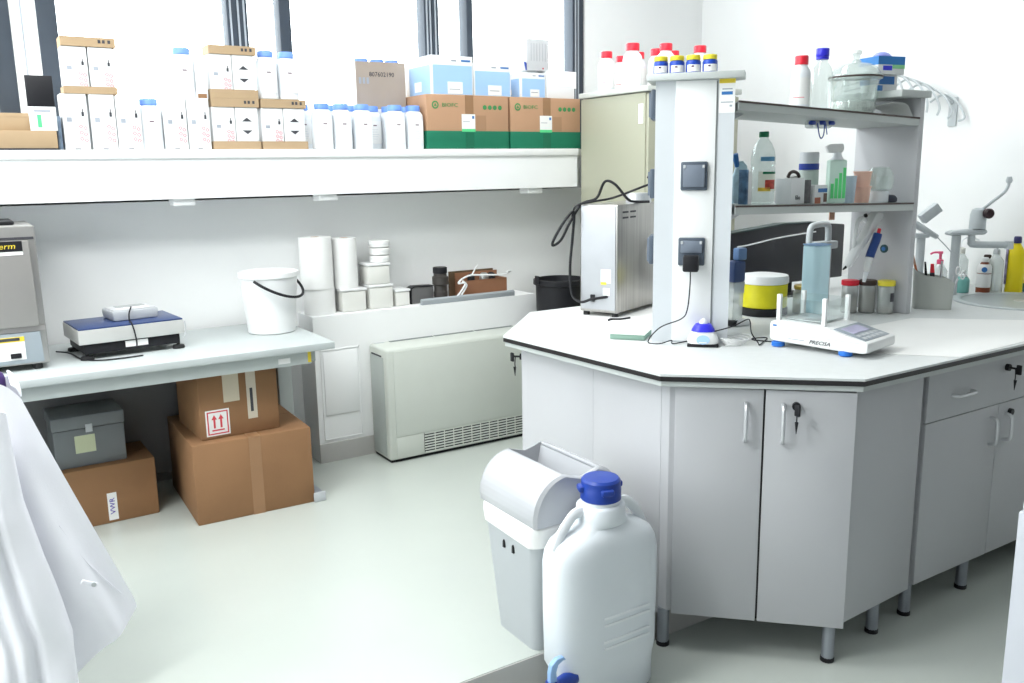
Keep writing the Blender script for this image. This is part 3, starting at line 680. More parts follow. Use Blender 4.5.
def sample_jar(x, y, lidm, fill, label, fh):
    t = T('sample_jar', label, 'jar', (x, y, .9005), -.5, 'sample jars by the end panel')
    P('body', G().lathe([(.027, 0), (.031, .003), (.032, .105), (.028, .112)], 0, 0, 24), MG, t)
    P('lid', G().lathe([(.0325, .1125), (.034, .114), (.034, .130), (.032, .133)], 0, 0, 24), lidm, t)
    P('contents', G().lathe([(.026, .0035), (.0295, .005), (.0303, fh), (.02, fh+.002)], 0, 0, 20), fill, t)
    return t
sample_jar(3.05, 2.237, RCAP, SAND, 'sample jar of brown powder with red lid, by the end panel', .078)
sample_jar(3.105, 2.195, DKBR, SAND, 'sample jar of grey-brown powder with dark brown lid, between the others', .088)
t = sample_jar(3.143, 2.136, YCAP, SAND, 'nearly empty sample jar with yellow lid, below the cable grommet', .02)
P('ink_mark', arc(.0322, .0328, -1.5, -.9, .05, .085), INKD, t)
# pipettes hanging on the end panel
def pipette(name, label, top, bot, w):
    t = T(name, label, 'pipette', top)
    a = Vector((0, 0, 0)); b = Vector(bot)-Vector(top); dn = b.normalized()
    g = G(); g.tube([a, a+b*.28], .017*w, 12, 0, .014*w); g.tube([a+b*.28, a+b*.55], .014*w, 12, 0, .011*w)
    P('grip', g, WPL, t)
    P('barrel', G().tube([a+b*.551, a+b*.78, a+b*.80], .0115*w, 12, 0, .009*w), MBLUE, t)
    P('shaft', G().tube([a+b*.801, a+b*.94, b], .008*w, 10, 0, .003*w), WPL, t)
    P('plunger', G().cyl(a-dn*.002, a-dn*.03, .006, 10), BLK, t)
    P('finger_hook', G().tube([a+Vector((-.012, 0, -.002)), a+Vector((-.035, -.004, .004)), a+Vector((-.048, -.004, -.012)), a+Vector((-.05, -.004, -.045))], .006, 8), WPL, t)
    P('tip_collar', G().tube([a+b*.30+Vector((.014, 0, .004)), a+b*.30+Vector((.022, 0, -.004))], .006, 8), RCAP, t)
    return t
t = T('pipette', 'white pipette with curved hook leaning at the end panel', 'pipette', (3.125, 2.185, 1.302))
P('handle', G().prism([(0.012, .0), (.02, -.012), (-.01, -.045), (-.165, -.205), (-.182, -.208), (-.18, -.196), (-.065, -.055), (-.035, -.008), (-.015, .004)], -.018, .018, 'y', bev=.005), WPL, t)
P('tip', G().cyl((-.176, 0, -.203), (-.196, 0, -.213), .006, 10, .003), BLK, t)
P('hook', G().tube([(-.06, .01, -.03), (-.085, .01, -.02), (-.112, .01, -.04), (-.12, .01, -.09), (-.122, .01, -.14)], .009, 8), WPL, t)
P('button', G().cyl((-.072, 0, -.012), (-.078, 0, -.004), .007, 10), BLK, t)
t = T('pipette', 'dark blue and white pipette pointing into the red-lidded jar', 'pipette', (3.085, 2.15, 1.222))
P('grip', G().tube([(0, 0, 0), (-.012, 0, -.03), (-.034, 0, -.07), (-.042, 0, -.09)], .017, 12), mat('pipette_dark_blue', (.02, .06, .24), .35), t)
P('shaft', G().tube([(-.043, 0, -.091), (-.054, 0, -.13), (-.058, 0, -.145)], .015, 12, 0, .010), WPL, t)
P('cone', G().tube([(-.059, 0, -.147), (-.066, 0, -.172), (-.069, 0, -.186)], .010, 10, 0, .006), WHDPE, t)
P('ejector', G().cyl((.0, -.002, .002), (.006, -.002, .02), .007, 10), RCAP, t)
# black screen and grey tap behind
t = T('computer_monitor', 'large black flat screen standing behind the yellow tub', 'monitor', (3.24, 2.72, .9005), math.radians(-2))
P('screen_case', G().prism([(-.42, .30), (-.42, .06), (.36, .06), (.36, .312), (.17, .328), (-.06, .330), (-.10, .325)], -.02, .03, 'y', bev=.006), BLKS, t)
P('top_edge', G().prism([(-.42, .2985), (-.10, .3240), (-.06, .3290), (.17, .3270), (.17, .332), (-.06, .334), (-.11, .329), (-.42, .304)], -.026, .034, 'y'), mat('dark_teal_plastic', (.03, .05, .05), .5), t)
P('stand', G().box(-.04, .0, .004, .04, .025, .20, .004), BLK, t); P('stand_foot', G().lathe([(.13, 0), (.13, .006), (.05, .012)], 0, .02, 28, 1, .7), BLK, t)
t = T('lab_tap', 'grey bent-pipe lab tap rising behind the pale blue cylinder', 'tap', (3.02, 2.43, .9005))
P('column', G().cyl((.111, -.012, 0), (.111, -.012, .27), .016, 14), TAPG, t)
P('bend', G().tube([(-.02, -.02, .235), (-.02, -.02, .30), (-.008, -.018, .338), (.03, -.016, .347), (.085, -.013, .347), (.108, -.012, .335), (.111, -.012, .27)], .013, 12), TAPG, t)
P('outlet', G().cyl((-.02, -.02, .205), (-.02, -.02, .235), .016, 14), TAPG, t)
P('valve_block', G().box(.03, -.036, .243, .15, .012, .275, .006), TAPG, t)
t = P('hose', G().tube([(2.50, 2.335, 1.194), (2.62, 2.40, 1.188), (2.76, 2.46, 1.188), (2.90, 2.48, 1.198), (3.09, 2.45, 1.215)], .003, 6), WPL); tag(t, 'thin white tube strung across the black screen', 'hose')
t = T('multichannel_pipette', 'upright dark blue pipette holder with clear tips between column and black screen', 'pipette', (2.475, 2.315, .9005))
P('body', G().box(-.034, -.025, .165, .026, .025, .245, .008), mat('pipette_navy', (.02, .05, .16), .4), t)
P('head', G().box(-.005, -.016, .2455, .04, .016, .292, .006), mat('pipette_blue', (.12, .22, .42), .4), t); P('grip', G().box(.012, -.014, .12, .034, .014, .1645, .004), mat('pipette_grey', (.30, .36, .45), .4), t)
P('stand', G().box(-.04, -.03, 0, .03, .03, .022, .004), BLK, t)
P('tip_bundle', G().prism([(-.03, .0225), (.02, .0225), (.024, .119), (.03, .1645), (-.03, .1645)], -.018, .018, 'y'), MG, t)
t = P('paper_tag', G().box(-.015, -.002, -.045, .018, .002, 0, .001), TAN); t.location = (3.06, 2.352, lsz(3.06)-.031); tag(t, 'small tan paper tag hanging behind the lower shelf', 'tag')
# balance
t = T('lab_balance', 'white lab balance with glass draft shield, blue feet and grey display', 'balance', (2.40, 1.825, .9005), math.radians(11))
BH = Matrix.Translation((0, 0, .010)) @ Matrix.Diagonal((1, 1, 1.22, 1))
prof = [(.165, .014), (.165, .058), (.155, .064), (.02, .0625), (-.045, .058), (-.10, .0465), (-.160, .0362), (-.172, .034), (-.173, .010), (-.160, .005), (-.08, .004), (.15, .008)]
P('housing', G().prism(prof, -.1, .1, 'x', bev=.006).xf(BH), WPL, t)
P('side_seam', G().box(-.1008, -.16, .048, .1008, .16, .050), mat('seam_grey', (.55, .56, .55), .5), t)
dp = P('display_panel', G().prism([(-.052, .0568), (-.158, .0365), (-.158, .0382), (-.052, .0590)], -.085, .085, 'x', bev=.001).xf(BH), mat('display_grey', (.28, .32, .36), .35), t)
P('screen', G().prism([(-.064, .0560), (-.108, .0478), (-.108, .0492), (-.064, .0575)], -.06, .05, 'x').xf(BH), SCREEN, dp)
for i in range(5):
    for j in range(2):
        P('key', G().prism([(-.118-.019*j, .0450-.0037*j), (-.130-.019*j, .0428-.0037*j), (-.130-.019*j, .0442-.0037*j), (-.118-.019*j, .0466-.0037*j)], -.07+.029*i, -.048+.029*i, 'x').xf(BH), PGREY, dp)
P('pan_plate', G().box(-.055, .0, .0895, .085, .14, .094, .003), mat('pan_steel', (.45, .47, .48), .3, .8), t)
for x, y, h in ((-.070, .148, .085), (-.070, -.012, .085), (.092, .148, .08), (.092, -.010, .08)): P('shield_post', G().box(x-.007, y-.007, .080, x+.007, y+.007, .089+h, .002), WPL, t)
for a, b in (((-.0715, -.004), (-.0685, .140)), ((.0905, -.002), (.0935, .140)), ((-.062, .1465), (.084, .1495)), ((-.062, -.0125), (.084, -.0095))):
    P('shield_pane', G().box(a[0], a[1], .0895, b[0], b[1], .162), CG, t)
for x, y in ((-.078, .140), (-.078, -.095), (.078, .140), (.078, -.095)): P('foot', G().lathe([(.017, 0), (.0215, .003), (.0215, .015), (.015, .0185)], x*1.06, y, 18), mat('foot_blue', (.02, .16, .60), .4), t)
words('lettering', 'PRECISA', .017, (-.1012, -.015, .0325), LEFTF, INKD, t, 1.15, shear=.3); P('data_plate', G().box(-.1012, .03, .024, -.1, .10, .044), PAPER, t)
P('data_print', G().box(-.1016, .036, .033, -.1011, .094, .0355), INK, t)
P('emblem', G().box(-.1006, .138, .070, -.0999, .152, .076), MBLUE, t)
# ------------------------------------------------------------------ pen pot, sink, taps
t = T('pen_pot', 'grey slant-topped pot of pens on the worktop by the sink', 'pot', (3.405, 2.10, .9005), math.radians(-52))
P('pot', G().grid(lambda a, b: (lambda ang, z: (.078*(abs(math.cos(ang))**.45)*math.copysign(1, math.cos(ang))*(.93+.07*b), .042*(abs(math.sin(ang))**.45)*math.copysign(1, math.sin(ang)), z*( .135+(.028*(-math.cos(ang))))))(2*PI*a+.0001, b), 40, 6).solid(.003), PENG, t)
P('pot_floor', G().box(-.068, -.038, .0, .068, .038, .006), PENG, t)
def pen(name, label, x0, x1, zt, m, mc=None, r_=.005):
    dz = Matrix.Rotation(math.radians(-52), 4, 'Z')
    p0 = dz @ Vector((x0[0], x0[1], .008)); p1 = dz @ Vector((x1[0], x1[1], zt))
    q = T(name, label, name.split('_')[-1], (3.405, 2.10, .9005))
    P('barrel', G().cyl(p0, p0+(p1-p0)*.8, r_, 10), m, q); P('end', G().cyl(p0+(p1-p0)*.801, p1, r_, 10, r_*.7), mc or m, q)
pen('striped_pencil', 'long orange pencil leaning left out of the grey pot', (-.03, 0), (-.085, .0), .222, mat('pencil_orange', (.55, .18, .08), .5), TAN)
pen('dark_pen', 'dark pen standing at the back of the grey pot', (-.012, .012), (-.035, .014), .19, BLK)
pen('red_marker', 'red marker standing in the middle of the grey pot', (.0, -.012), (-.01, -.012), .185, INKD, RCAP, .009)
pen('grey_pen', 'light grey pen upright right of the red marker', (.03, .008), (.028, .012), .195, PGREY)
t = T('scissors', 'open white-handled scissors leaning right out of the grey pot', 'scissors', (3.44, 2.06, .96))
P('blade', G().tube([(0, 0, -.03), (.03, -.01, .075)], .004, 6), CHROME, t); P('blade', G().tube([(.008, 0, -.03), (.05, -.014, .06)], .004, 6), CHROME, t)
for q in ((.045, -.014, .095), (.075, -.02, .075)):
    P('handle_loop', G().tube([(q[0]+.016*math.cos(a)*.9, q[1], q[2]+.016*math.sin(a)) for a in [i*PI/4 for i in range(9)]], .003, 6, 3), WPL, t)
t = T('round_sink', 'round pale grey sink set into the worktop at the right', 'sink', (3.835, 1.97, .9005))
P('rim', G().lathe([(.255, 0), (.255, .006), (.247, .009), (.225, .006), (.222, .0005)], 0, 0, 56, closed=True), SINKM, t)
P('basin', G().lathe([(.2215, .0006), (.2215, .003), (.2, .0022), (.0, .0016)], 0, 0, 48), mat('basin_grey', (.36, .40, .41), .35), t)
P('drain', G().lathe([(.03, .0017), (.03, .004), (.02, .0045)], .02, 0, 24), CHROME, t)
def lab_tap(loc, label, rz, sc=1.0):
    t = T('sink_tap', label, 'tap', loc, rz)
    P('post', G().cyl((0, 0, 0), (0, 0, .275), .019, 18), TAPG, t); P('post_flange', G().lathe([(.034, 0), (.034, .006), (.02, .012)], 0, 0, 24), TAPG, t)
    P('arm', G().prism([(-.048, .285), (-.036, .276), (.115, .279), (.127, .292), (.115, .304), (.05, .303), (-.03, .297)], -.027, .027, 'y', bev=.008), TAPG, t)
    P('valve_body', G().lathe([(.034, .3045), (.033, .365), (.026, .388), (.012, .395)], .088, 0, 28), TAPG, t)
    lv = P('lever', G().tube([(.10, -.01, .39), (.14, -.015, .425), (.18, -.02, .460), (.194, -.022, .485), (.197, -.022, .505)], .0065, 10), TAPG, t)
    P('lever_paddle', G().lathe([(.012, .502), (.015, .512), (.010, .528)], .197, -.022, 14, 1, .6), TAPG, lv)
    P('knob', G().lathe([(.012, 0), (.022, .004), (.022, .022), (.016, .03)], 0, 0, 20).xf(Matrix.Translation((.112, -.024, .372)) @ Matrix.Rotation(PI/2, 4, 'X')), mat('knob_dark', (.03, .015, .018), .35), t)
    P('spout', G().tube([(.062, -.01, .276), (.062, -.01, .248), (.075, -.01, .236), (.215, -.012, .232), (.235, -.012, .231)], .015, 12, 4), TAPG, t)
    P('spout_outlet', G().cyl((.228, -.012, .214), (.228, -.012, .248), .018, 16), TAPG, t)
    return t
lab_tap((3.74, 2.215, .9005), 'grey lab tap with long raised lever and swinging spout over the round sink', math.radians(-33))
t = T('eye_shower', 'grey angled hand shower head on a post behind the pen pot', 'shower', (3.62, 2.305, .9005), math.radians(-33))
P('post', G().cyl((0, 0, 0), (0, 0, .27), .018, 16), TAPG, t)
P('bracket', G().box(-.05, -.02, .268, .03, .02, .288, .005), TAPG, t)
P('handle', G().cyl((-.035, 0, .33), (.065, -.01, .27), .017, 14, .011), TAPG, t)
P('head', G().box(-.022, -.02, -.045, .022, .02, .045, .004, mtx=Matrix.Translation((.03, 0, .375)) @ Matrix.Rotation(math.radians(52), 4, 'Y')), TAPG, t)
P('nozzle', G().tube([(.066, -.01, .269), (.11, -.012, .225), (.155, -.014, .175)], .0025, 6), TAPG, t); P('wire', G().tube([(.125, -.01, .30), (.15, -.014, .178)], .002, 6), TAPG, t)
def sink_bottle(x, y, label, mb, mc, rr, h, capr, lab=None, sx=1, sy=1, pw=2, gl=None):
    t = T('bottle', label, 'bottle', (x, y, .9005), math.radians(-60))
    P('body', G().lathe([(rr*.9, 0), (rr, .004), (rr, h*.66), (rr*.93, h*.74), (capr*1.0, h*.86), (capr*.9, h*.88)], 0, 0, 28, sx, sy, pw), mb, t)
    P('cap', G().lathe([(capr, h*.882), (capr*1.05, h*.89), (capr*1.0, h*.98), (capr*.8, h)], 0, 0, 20), mc, t)
    if lab: P('label', G().lathe([(rr*1.01, h*.18), (rr*1.018, h*.185), (rr*1.018, h*.55), (rr*1.01, h*.555)], 0, 0, 28, sx, sy, pw), lab, t)
    return t
t = sink_bottle(3.96, 2.20, 'brown liquid bottle with white label and blue disc, by the sink wall', BRNL, WPL, .030, .165, .016, PAPER)
P('blue_disc', G().cyl((0, -.0310, .112), (0, -.0330, .112), .012, 20), MBLUE, t); P('upper_label', G().lathe([(.0302, .095), (.0306, .096), (.030, .122), (.024, .135)], 0, 0, 24), PAPER, t)
t = sink_bottle(4.03, 2.188, 'clear bottle with grey dispenser head left of the yellow bottle', MG, TAPG, .034, .20, .014)
P('dispenser_spout', G().tube([(0, 0, .20), (0, 0, .215), (-.02, -.01, .22), (-.04, -.02, .215)], .005, 8), TAPG, t)
t = sink_bottle(4.085, 2.128, 'tall yellow cleaner bottle with dark blue cap beside the sink', YBOT, mat('cap_navy', (.03, .03, .12), .4), .036, .258, .016, None, 1, .7, 2.6)
P('label', G().box(-.042, -.022, .04, -.033, .018, .20, .003), mat('cleaner_label', (.28, .24, .35), .5, var=.7, scale=30), t)
sink_bottle(4.175, 2.095, 'dark green bottle right of the yellow cleaner bottle', GRN, GRN, .036, .225, .015, YBOT)
sink_bottle(3.92, 2.275, 'small bottle of teal liquid between tap post and brown bottle', TEAL, WPL, .030, .085, .02)
sink_bottle(4.09, 2.262, 'dark glass bottle half hidden behind the brown liquid bottle', mat('amber_green', (.10, .12, .06), .25), DKBR, .030, .165, .016)
t = T('soap_dispenser', 'clear soap dispenser with pink pump behind the pen pot', 'dispenser', (3.77, 2.30, .9005), -.6)
P('bottle', G().lathe([(.03, 0), (.034, .004), (.034, .11), (.018, .135), (.014, .14)], 0, 0, 24), MG, t)
P('pump', G().lathe([(.014, .141), (.014, .16), (.006, .163), (.006, .185), (.010, .188), (.010, .198)], 0, 0, 16), PINK, t); P('pump_spout', G().tube([(0, 0, .193), (-.03, 0, .193), (-.045, 0, .186)], .0045, 8), PINK, t)
t = T('wash_bottle', 'milky squeeze bottle with bent straw behind the tap post', 'bottle', (4.10, 2.40, .9005))
P('body', G().lathe([(.034, 0), (.037, .004), (.037, .13), (.02, .155), (.016, .16)], 0, 0, 24), MG, t); P('cap', G().lathe([(.02, .1605), (.02, .185), (.012, .19)], 0, 0, 18), CREAM, t); P('straw', G().tube([(0, 0, .19), (.01, 0, .225), (.05, -.02, .235), (.085, -.04, .22)], .003, 6), WHDPE, t)
# wire drying rack on the right wall
t = T('drying_rack', 'white wire drying rack with curved prongs on the right wall', 'rack', (XR, 2.585, 1.668))
P('wall_plate', G().box(-.010, -.022, .0, -.001, .022, .14, .003), TAPG, t)
for k in range(6):
    x = -.20+.033*k; yt = .235-.046*k; zt_ = .287-.027*k
    P('prong', G().tube([(x, yt+.10, zt_-.03), (x, yt+.04, zt_+.0), (x, yt-.01, zt_-.012), (x, yt-.055, zt_-.055), (x, yt-.085, zt_-.115), (x, yt-.105+.01*k, zt_-.19+.012*k)], .0055, 8), TAPG, t)
for j in range(4):
    P('rail', G().tube([(-.21+.02*j, .50, .225-.026*j), (-.20+.02*j, .22, .262-.030*j)], .0045, 8), TAPG, t)
P('cross_bar', G().tube([(-.20, .25, .276), (-.10, .11, .21), (-.035, .025, .145)], .0055, 8), TAPG, t)
P('arm', G().tube([(-.035, .025, .145), (-.013, .0, .11)], .008, 8), TAPG, t)
# ------------------------------------------------------------------ things on the window ledge
ZL = 1.5985
YF = 3.935                                             # front faces of the row
def marks_left(par, w, h, y, full=True):
    """print on a white reagent carton: grey block, dark bottle pictogram, red hazard diamonds"""
    g = G(); g.box(-w*.34, y-.0008, h*.50, -w*.14, y, h*.58); P('printed_block', g, INK, par)
    g = G(); g.box(w*.26, y-.0008, h*.60, w*.36, y, h*.68); g.box(w*.29, y-.0008, h*.68, w*.33, y, h*.74); P('printed_pictogram', g, INKD, par)
    g = G()
    for i in range(3):
        for j in range(2):
            cx, cz, s = w*(.19+.17*j)-.0*i, h*(.20+.11*i-.03*j), w*.075
            for (a, b) in (((0, s), (s, 0)), ((s, 0), (0, -s)), ((0, -s), (-s, 0)), ((-s, 0), (0, s))):
                d_ = Vector((b[0]-a[0], b[1]-a[1])).normalized(); n_ = Vector((-d_.y, d_.x))*.0011
                g.prism([(cx+a[0]+n_.x, cz+a[1]+n_.y), (cx+b[0]+n_.x, cz+b[1]+n_.y), (cx+b[0]-n_.x, cz+b[1]-n_.y), (cx+a[0]-n_.x, cz+a[1]-n_.y)], y-.0008, y, 'y')
    P('hazard_diamonds', g, PINKP, par)
    g = G()
    for i in range(7): g.box(-w*.12, y-.0006, h*(.14+.035*i), w*(.05+.02*((i*3) % 4)), y, h*(.150+.035*i))
    P('printed_text', g, mat('faint_print', (.66, .68, .71), .7), par)
def reagent_carton(w, h, label, loc, kind=0, d=.098):
    w -= .002; loc = (loc[0], loc[1]+(.002 if kind else 0), loc[2])
    t = T('reagent_carton', label, 'carton', loc, 0, 'white reagent cartons on the ledge')
    P('carton', G().box(-w/2, 0, 0, w/2, d, h, .0015), WCARD, t)
    if kind == 0:
        marks_left(t, w, h, -.0002)
        P('bottom_mark', G().box(-.012, -.001, .002, .010, -.0002, .0055), INKD, t)
    elif kind == 1: marks_left(t, w, h, -.0002)
    else:
        g = G(); s = w*.52
        g.prism([(-s*.45, h*.66), (s*.45, h*.66), (0, h*.66+s*.34)], -.001, -.0002, 'y'); P('black_triangle', g, INKD, t)
        g = G(); g.prism([(-s*.45, h*.45), (0, h*.45-s*.34), (s*.45, h*.45)], -.001, -.0002, 'y'); P('black_triangle', g, INKD, t)
    return t
def tray(x0, x1, z, h, label, name='cardboard_tray', mark=False, d=.107, y=YF-.003):
    t = T(name, label, 'tray', ((x0+x1)/2, y, z), 0, 'brown trays and lids of the cartons')
    w = x1-x0
    g = G(); g.box(-w/2, 0, 0, w/2, .0028, h); g.box(-w/2, .003, 0, -w/2+.0028, d, h); g.box(w/2-.0028, .003, 0, w/2, d, h); g.box(-w/2, d-.0027, 0, w/2, d, h)
    g.box(-w/2+.003, .003, (h-.003) if mark else 0, w/2-.003, d-.003, h if mark else .0028)
    P('walls', g, CARDL, t)
    if mark:
        for k in (.20, .28, .38): P('printed_mark', G().box(w*k-.004, -.0008, h*.4, w*k+.006, -.0001, h*.75), INKD, t)
    return t
t0 = .0029
# first stack
reagent_carton(.093, .217, 'white carton at the lower left of the first stack, beside the black panel', (.470, YF, ZL))
reagent_carton(.094, .217, 'white carton at the lower right of the first stack', (.572, YF, ZL))
tray(.440, .635, ZL+.2175, .028, 'brown tray in the middle of the first carton stack', d=.106)
reagent_carton(.091, .176, 'white carton at the upper left of the first stack', (.490, YF, ZL+.2205), 1)
reagent_carton(.091, .176, 'white carton at the upper right of the first stack', (.585, YF, ZL+.2205), 1)
tray(.445, .643, ZL+.3635+.034, .036, 'upturned brown tray topping the first carton stack by the window post', 'cardboard_tray', True)
reagent_carton(.094, .213, 'white carton standing alone right of the first stack', (.668, YF, ZL))
# bottle between
WG_ = 'white bottles with blue caps on the ledge'
def white_bottle(label, loc, rz=0):
    t = T('plastic_bottle', label, 'bottle', loc, rz, WG_)
    P('body', G().lathe([(.042, 0), (.0455, .004), (.0455, .150), (.043, .163), (.035, .176), (.030, .180)], 0, 0, 28, 1, .95, 2.9), WHDPE, t)
    P('cap', G().lathe([(.0325, .1805), (.0345, .182), (.0345, .203), (.032, .207)], 0, 0, 28), BCAP, t)
    lb = P('label', G().box(-.031, -.0444, .028, .031, -.0434, .135, .0004), PAPER, t)
    P('label_mark', G().box(-.010, -.0450, .112, .008, -.0445, .117), mat('mark_maroon', (.12, .05, .09), .6), lb)
    g = G()
    for i in range(5): g.box(-.024, -.0448, .050+.011*i, .010+.004*(i % 3), -.0445, .0515+.011*i)
    P('label_text', g, mat('faint_text', (.58, .61, .66), .7), lb)
    return t
wb = white_bottle('white blue-capped bottle standing between two single cartons', (.757, YF+.048, ZL))
def wbottle(x, y, z, label, rz=0): return dup(wb, (x, y, z), rz, label, WG_)
reagent_carton(.092, .210, 'left one of the two cartons just left of the triangle-marked stack', (.849, YF, ZL))
reagent_carton(.092, .211, 'right one of the two cartons just left of the triangle-marked stack', (.944, YF, ZL))
wbottle(.908, YF+.060, ZL+.2115, 'white blue-capped bottle standing on top of the paired single cartons')
t = T('cardboard_box', 'faint white small box on top of the cartons beside the triangle-marked stack', 'box', (.972, YF+.045, ZL+.2115)); P('carton', G().box(-.022, -.035, 0, .022, .035, .17, .001), WCARD, t); P('torn_corner', G().box(-.02, -.0358, .002, .016, -.0351, .02), CARD, t)
# second stack (triangle marks)
tray(.998, 1.202, ZL, .035, 'bottom brown tray of the triangle-marked stack')
reagent_carton(.097, .176, 'lower left white carton of the triangle-marked stack', (1.049, YF, ZL+t0), 1)
reagent_carton(.097, .176, 'lower right white carton with black triangles in the tall second stack', (1.148, YF, ZL+t0), 2)
tray(1.002, 1.204, ZL+.1795+.0, .036, 'upturned brown tray halfway up the triangle-marked stack', 'cardboard_tray', True)
tray(1.002, 1.205, ZL+.216, .036, 'brown tray on the lid halfway up the triangle-marked stack')
reagent_carton(.094, .177, 'upper left white carton of the triangle-marked stack', (1.053, YF, ZL+.2195), 1)
reagent_carton(.094, .177, 'upper right white carton with black triangles in the tall second stack', (1.149, YF, ZL+.2195), 2)
tray(1.006, 1.207, ZL+.397, .036, 'topmost upturned brown tray of the triangle-marked stack', 'cardboard_tray', True)
# third stack
tray(1.211, 1.418, ZL, .035, 'bottom brown tray of the stack carrying two bottles')
reagent_carton(.097, .176, 'left white carton of the low stack under two bottles', (1.262, YF, ZL+t0), 1)
reagent_carton(.097, .176, 'right white carton with black triangles under two bottles', (1.361, YF, ZL+t0), 2)
tray(1.214, 1.417, ZL+.1795, .037, 'upturned brown tray under the two bottles right of the tall stack', 'cardboard_tray', True)
wbottle(1.262, YF+.05, ZL+.2170, 'left front bottle of those standing on the low carton stack')
wbottle(1.357, YF+.052, ZL+.2170, 'right front bottle of those standing on the low carton stack')
t = T('cardboard_box', 'small beige box half hidden behind the right bottle on the low stack', 'box', (1.395, 4.17, ZL)); P('carton', G().box(-.035, -.04, 0, .05, .04, .265, .002), CARDL, t); P('tape_strip', G().box(.0, -.0408, 0, .03, -.0402, .265), TAPE, t)
# row of bottles
for x, lab in ((1.508, 'first front-row bottle right of the carton stacks'), (1.602, 'second front-row bottle right of the carton stacks'), (1.706, 'third front-row bottle right of the carton stacks'),
               (1.878, 'fourth front-row bottle, after the gap in the row'), (1.976, 'last front-row bottle, beside the green and brown carton')):
    wbottle(x, YF+.048, ZL, 'white blue-capped bottle, '+lab)
for x, lab in ((1.447, 'leftmost back-row bottle behind the row by the carton stacks'), (1.586, 'back-row bottle behind the first and second front bottles'), (1.685, 'back-row bottle behind the second and third front bottles'),
               (1.800, 'back-row bottle seen through the gap after the third front bottle'), (1.838+.055, 'back-row bottle directly behind the fourth front bottle'), (1.985, 'back-row bottle behind the last front bottle')):
    wbottle(x, YF+.150, ZL, 'white blue-capped bottle, '+lab)
# kraft carton of bottles, on a plain box
t = T('cardboard_box', 'plain white box behind the bottle row, under the open grey kraft carton', 'box', (1.90, 4.235, ZL)); P('carton', G().box(-.135, -.085, 0, .115, .09, .20, .002), WCARD, t); P('lid_flap', G().box(-.135, -.0855, .165, .115, -.0852, .20), PAPER, t)
t = T('open_carton', 'open grey kraft carton with printed number, full of blue-capped bottles', 'carton', (1.895, 4.24, ZL+.2005), math.radians(-3))
g = G(); g.box(-.13, -.09, 0, .13, -.086, .225); g.box(-.13, .086, 0, .13, .09, .225); g.box(.126, -.0855, 0, .13, .0855, .225); g.box(-.126, -.0855, 0, .126, .0855, .004)
P('walls', g, KRAFT, t); P('white_side', G().box(-.1300, -.0855, 0.0, -.1261, .0855, .225), WCARD, t)
words('printed_number', '807602190', .031, (.005, -.0905, .165), FRONT, INKD, t, .95)
for k in range(3): P('printed_pictogram', G().box(-.115+.02*k, -.0908, .12, -.103+.02*k, -.0902, .15), INK, t)
for x, lab in ((-.085, 'left'), (0, 'middle'), (.080, 'right')):
    wbottle(1.895+x, 4.203, ZL+.2055+.030, 'blue-capped bottle peeping out at the %s of the kraft carton' % lab)
    P('inner_support', G().box(x-.04, -.08, .0045, x+.04, .02, .0345), KRAFT, t)
# green and brown cartons
def green_carton(x0, x1, label, y=YF):
    w = x1-x0; h = .262
    t = T('shipping_carton', label, 'carton', ((x0+x1)/2, y, ZL), 0, 'green and brown shipping cartons')
    P('carton', G().box(-w/2, 0, 0, w/2, .34, h, .002), CARDB, t)
    P('green_band', G().box(-w/2-.0006, -.0008, .0005, w/2+.0006, .3408, .088, .001), CGREEN, t)
    P('tape', G().box(-.02, -.0016, .165, .028, -.0009, h+.0004), TAPE, t); P('tape', G().box(-.02, -.0019, .0, .028, -.0009, .078), mat('green_tape', (.004, .125, .065), .4), t)
    P('faded_print', G().box(.045, -.0014, .09, .10, -.0009, .165), mat('carton_dark_print', (.38, .22, .125), .8), t)
    lb = P('label', G().box(-.042, -.0024, .090, .036, -.0017, .170), PAPER, t); P('label_stripe', G().box(-.042, -.0028, .084, .036, -.0017, .098), LGREEN, lb)
    P('label_mark', G().box(.018, -.0028, .148, .030, -.0025, .162), MBLUE, lb); P('label_text', G().box(-.035, -.0028, .132, .005, -.0025, .135), INK, lb)
    words('lettering', 'BIOFC', .026, (-w*.30+.035, -.0012, .212), FRONT, PGREEN, t, 1.25)
    g = G(); cx, cz = -w*.40, .212
    g.prism([(cx+.019*math.cos(a), cz+.019*math.sin(a)) for a in [i*PI/12 for i in range(24)]], -.0014, -.0009, 'y'); e = P('emblem', g, PGREEN, t)
    P('emblem_core', G().prism([(cx+.012*math.cos(a), cz+.012*math.sin(a)) for a in [i*PI/12 for i in range(24)]], -.0018, -.0014, 'y'), CARDB, e); P('emblem_leaf', G().prism([(cx-.008, cz-.006), (cx+.008, cz-.006), (cx, cz+.01)], -.0022, -.0018, 'y'), PGREEN, e)
    for k in range(4):
        cx = w*.20+.030*k; P('round_symbol', G().prism([(cx+.0115*math.cos(a), .205+.0115*math.sin(a)) for a in [i*PI/10 for i in range(20)]], -.0014, -.0009, 'y'), PGREEN, t)
    return t
green_carton(2.028, 2.499, 'green and brown carton left of its twin, next to the bottle row')
green_carton(2.512, 2.962, 'green and brown carton at the right end of the ledge')
ZC = ZL+.2626
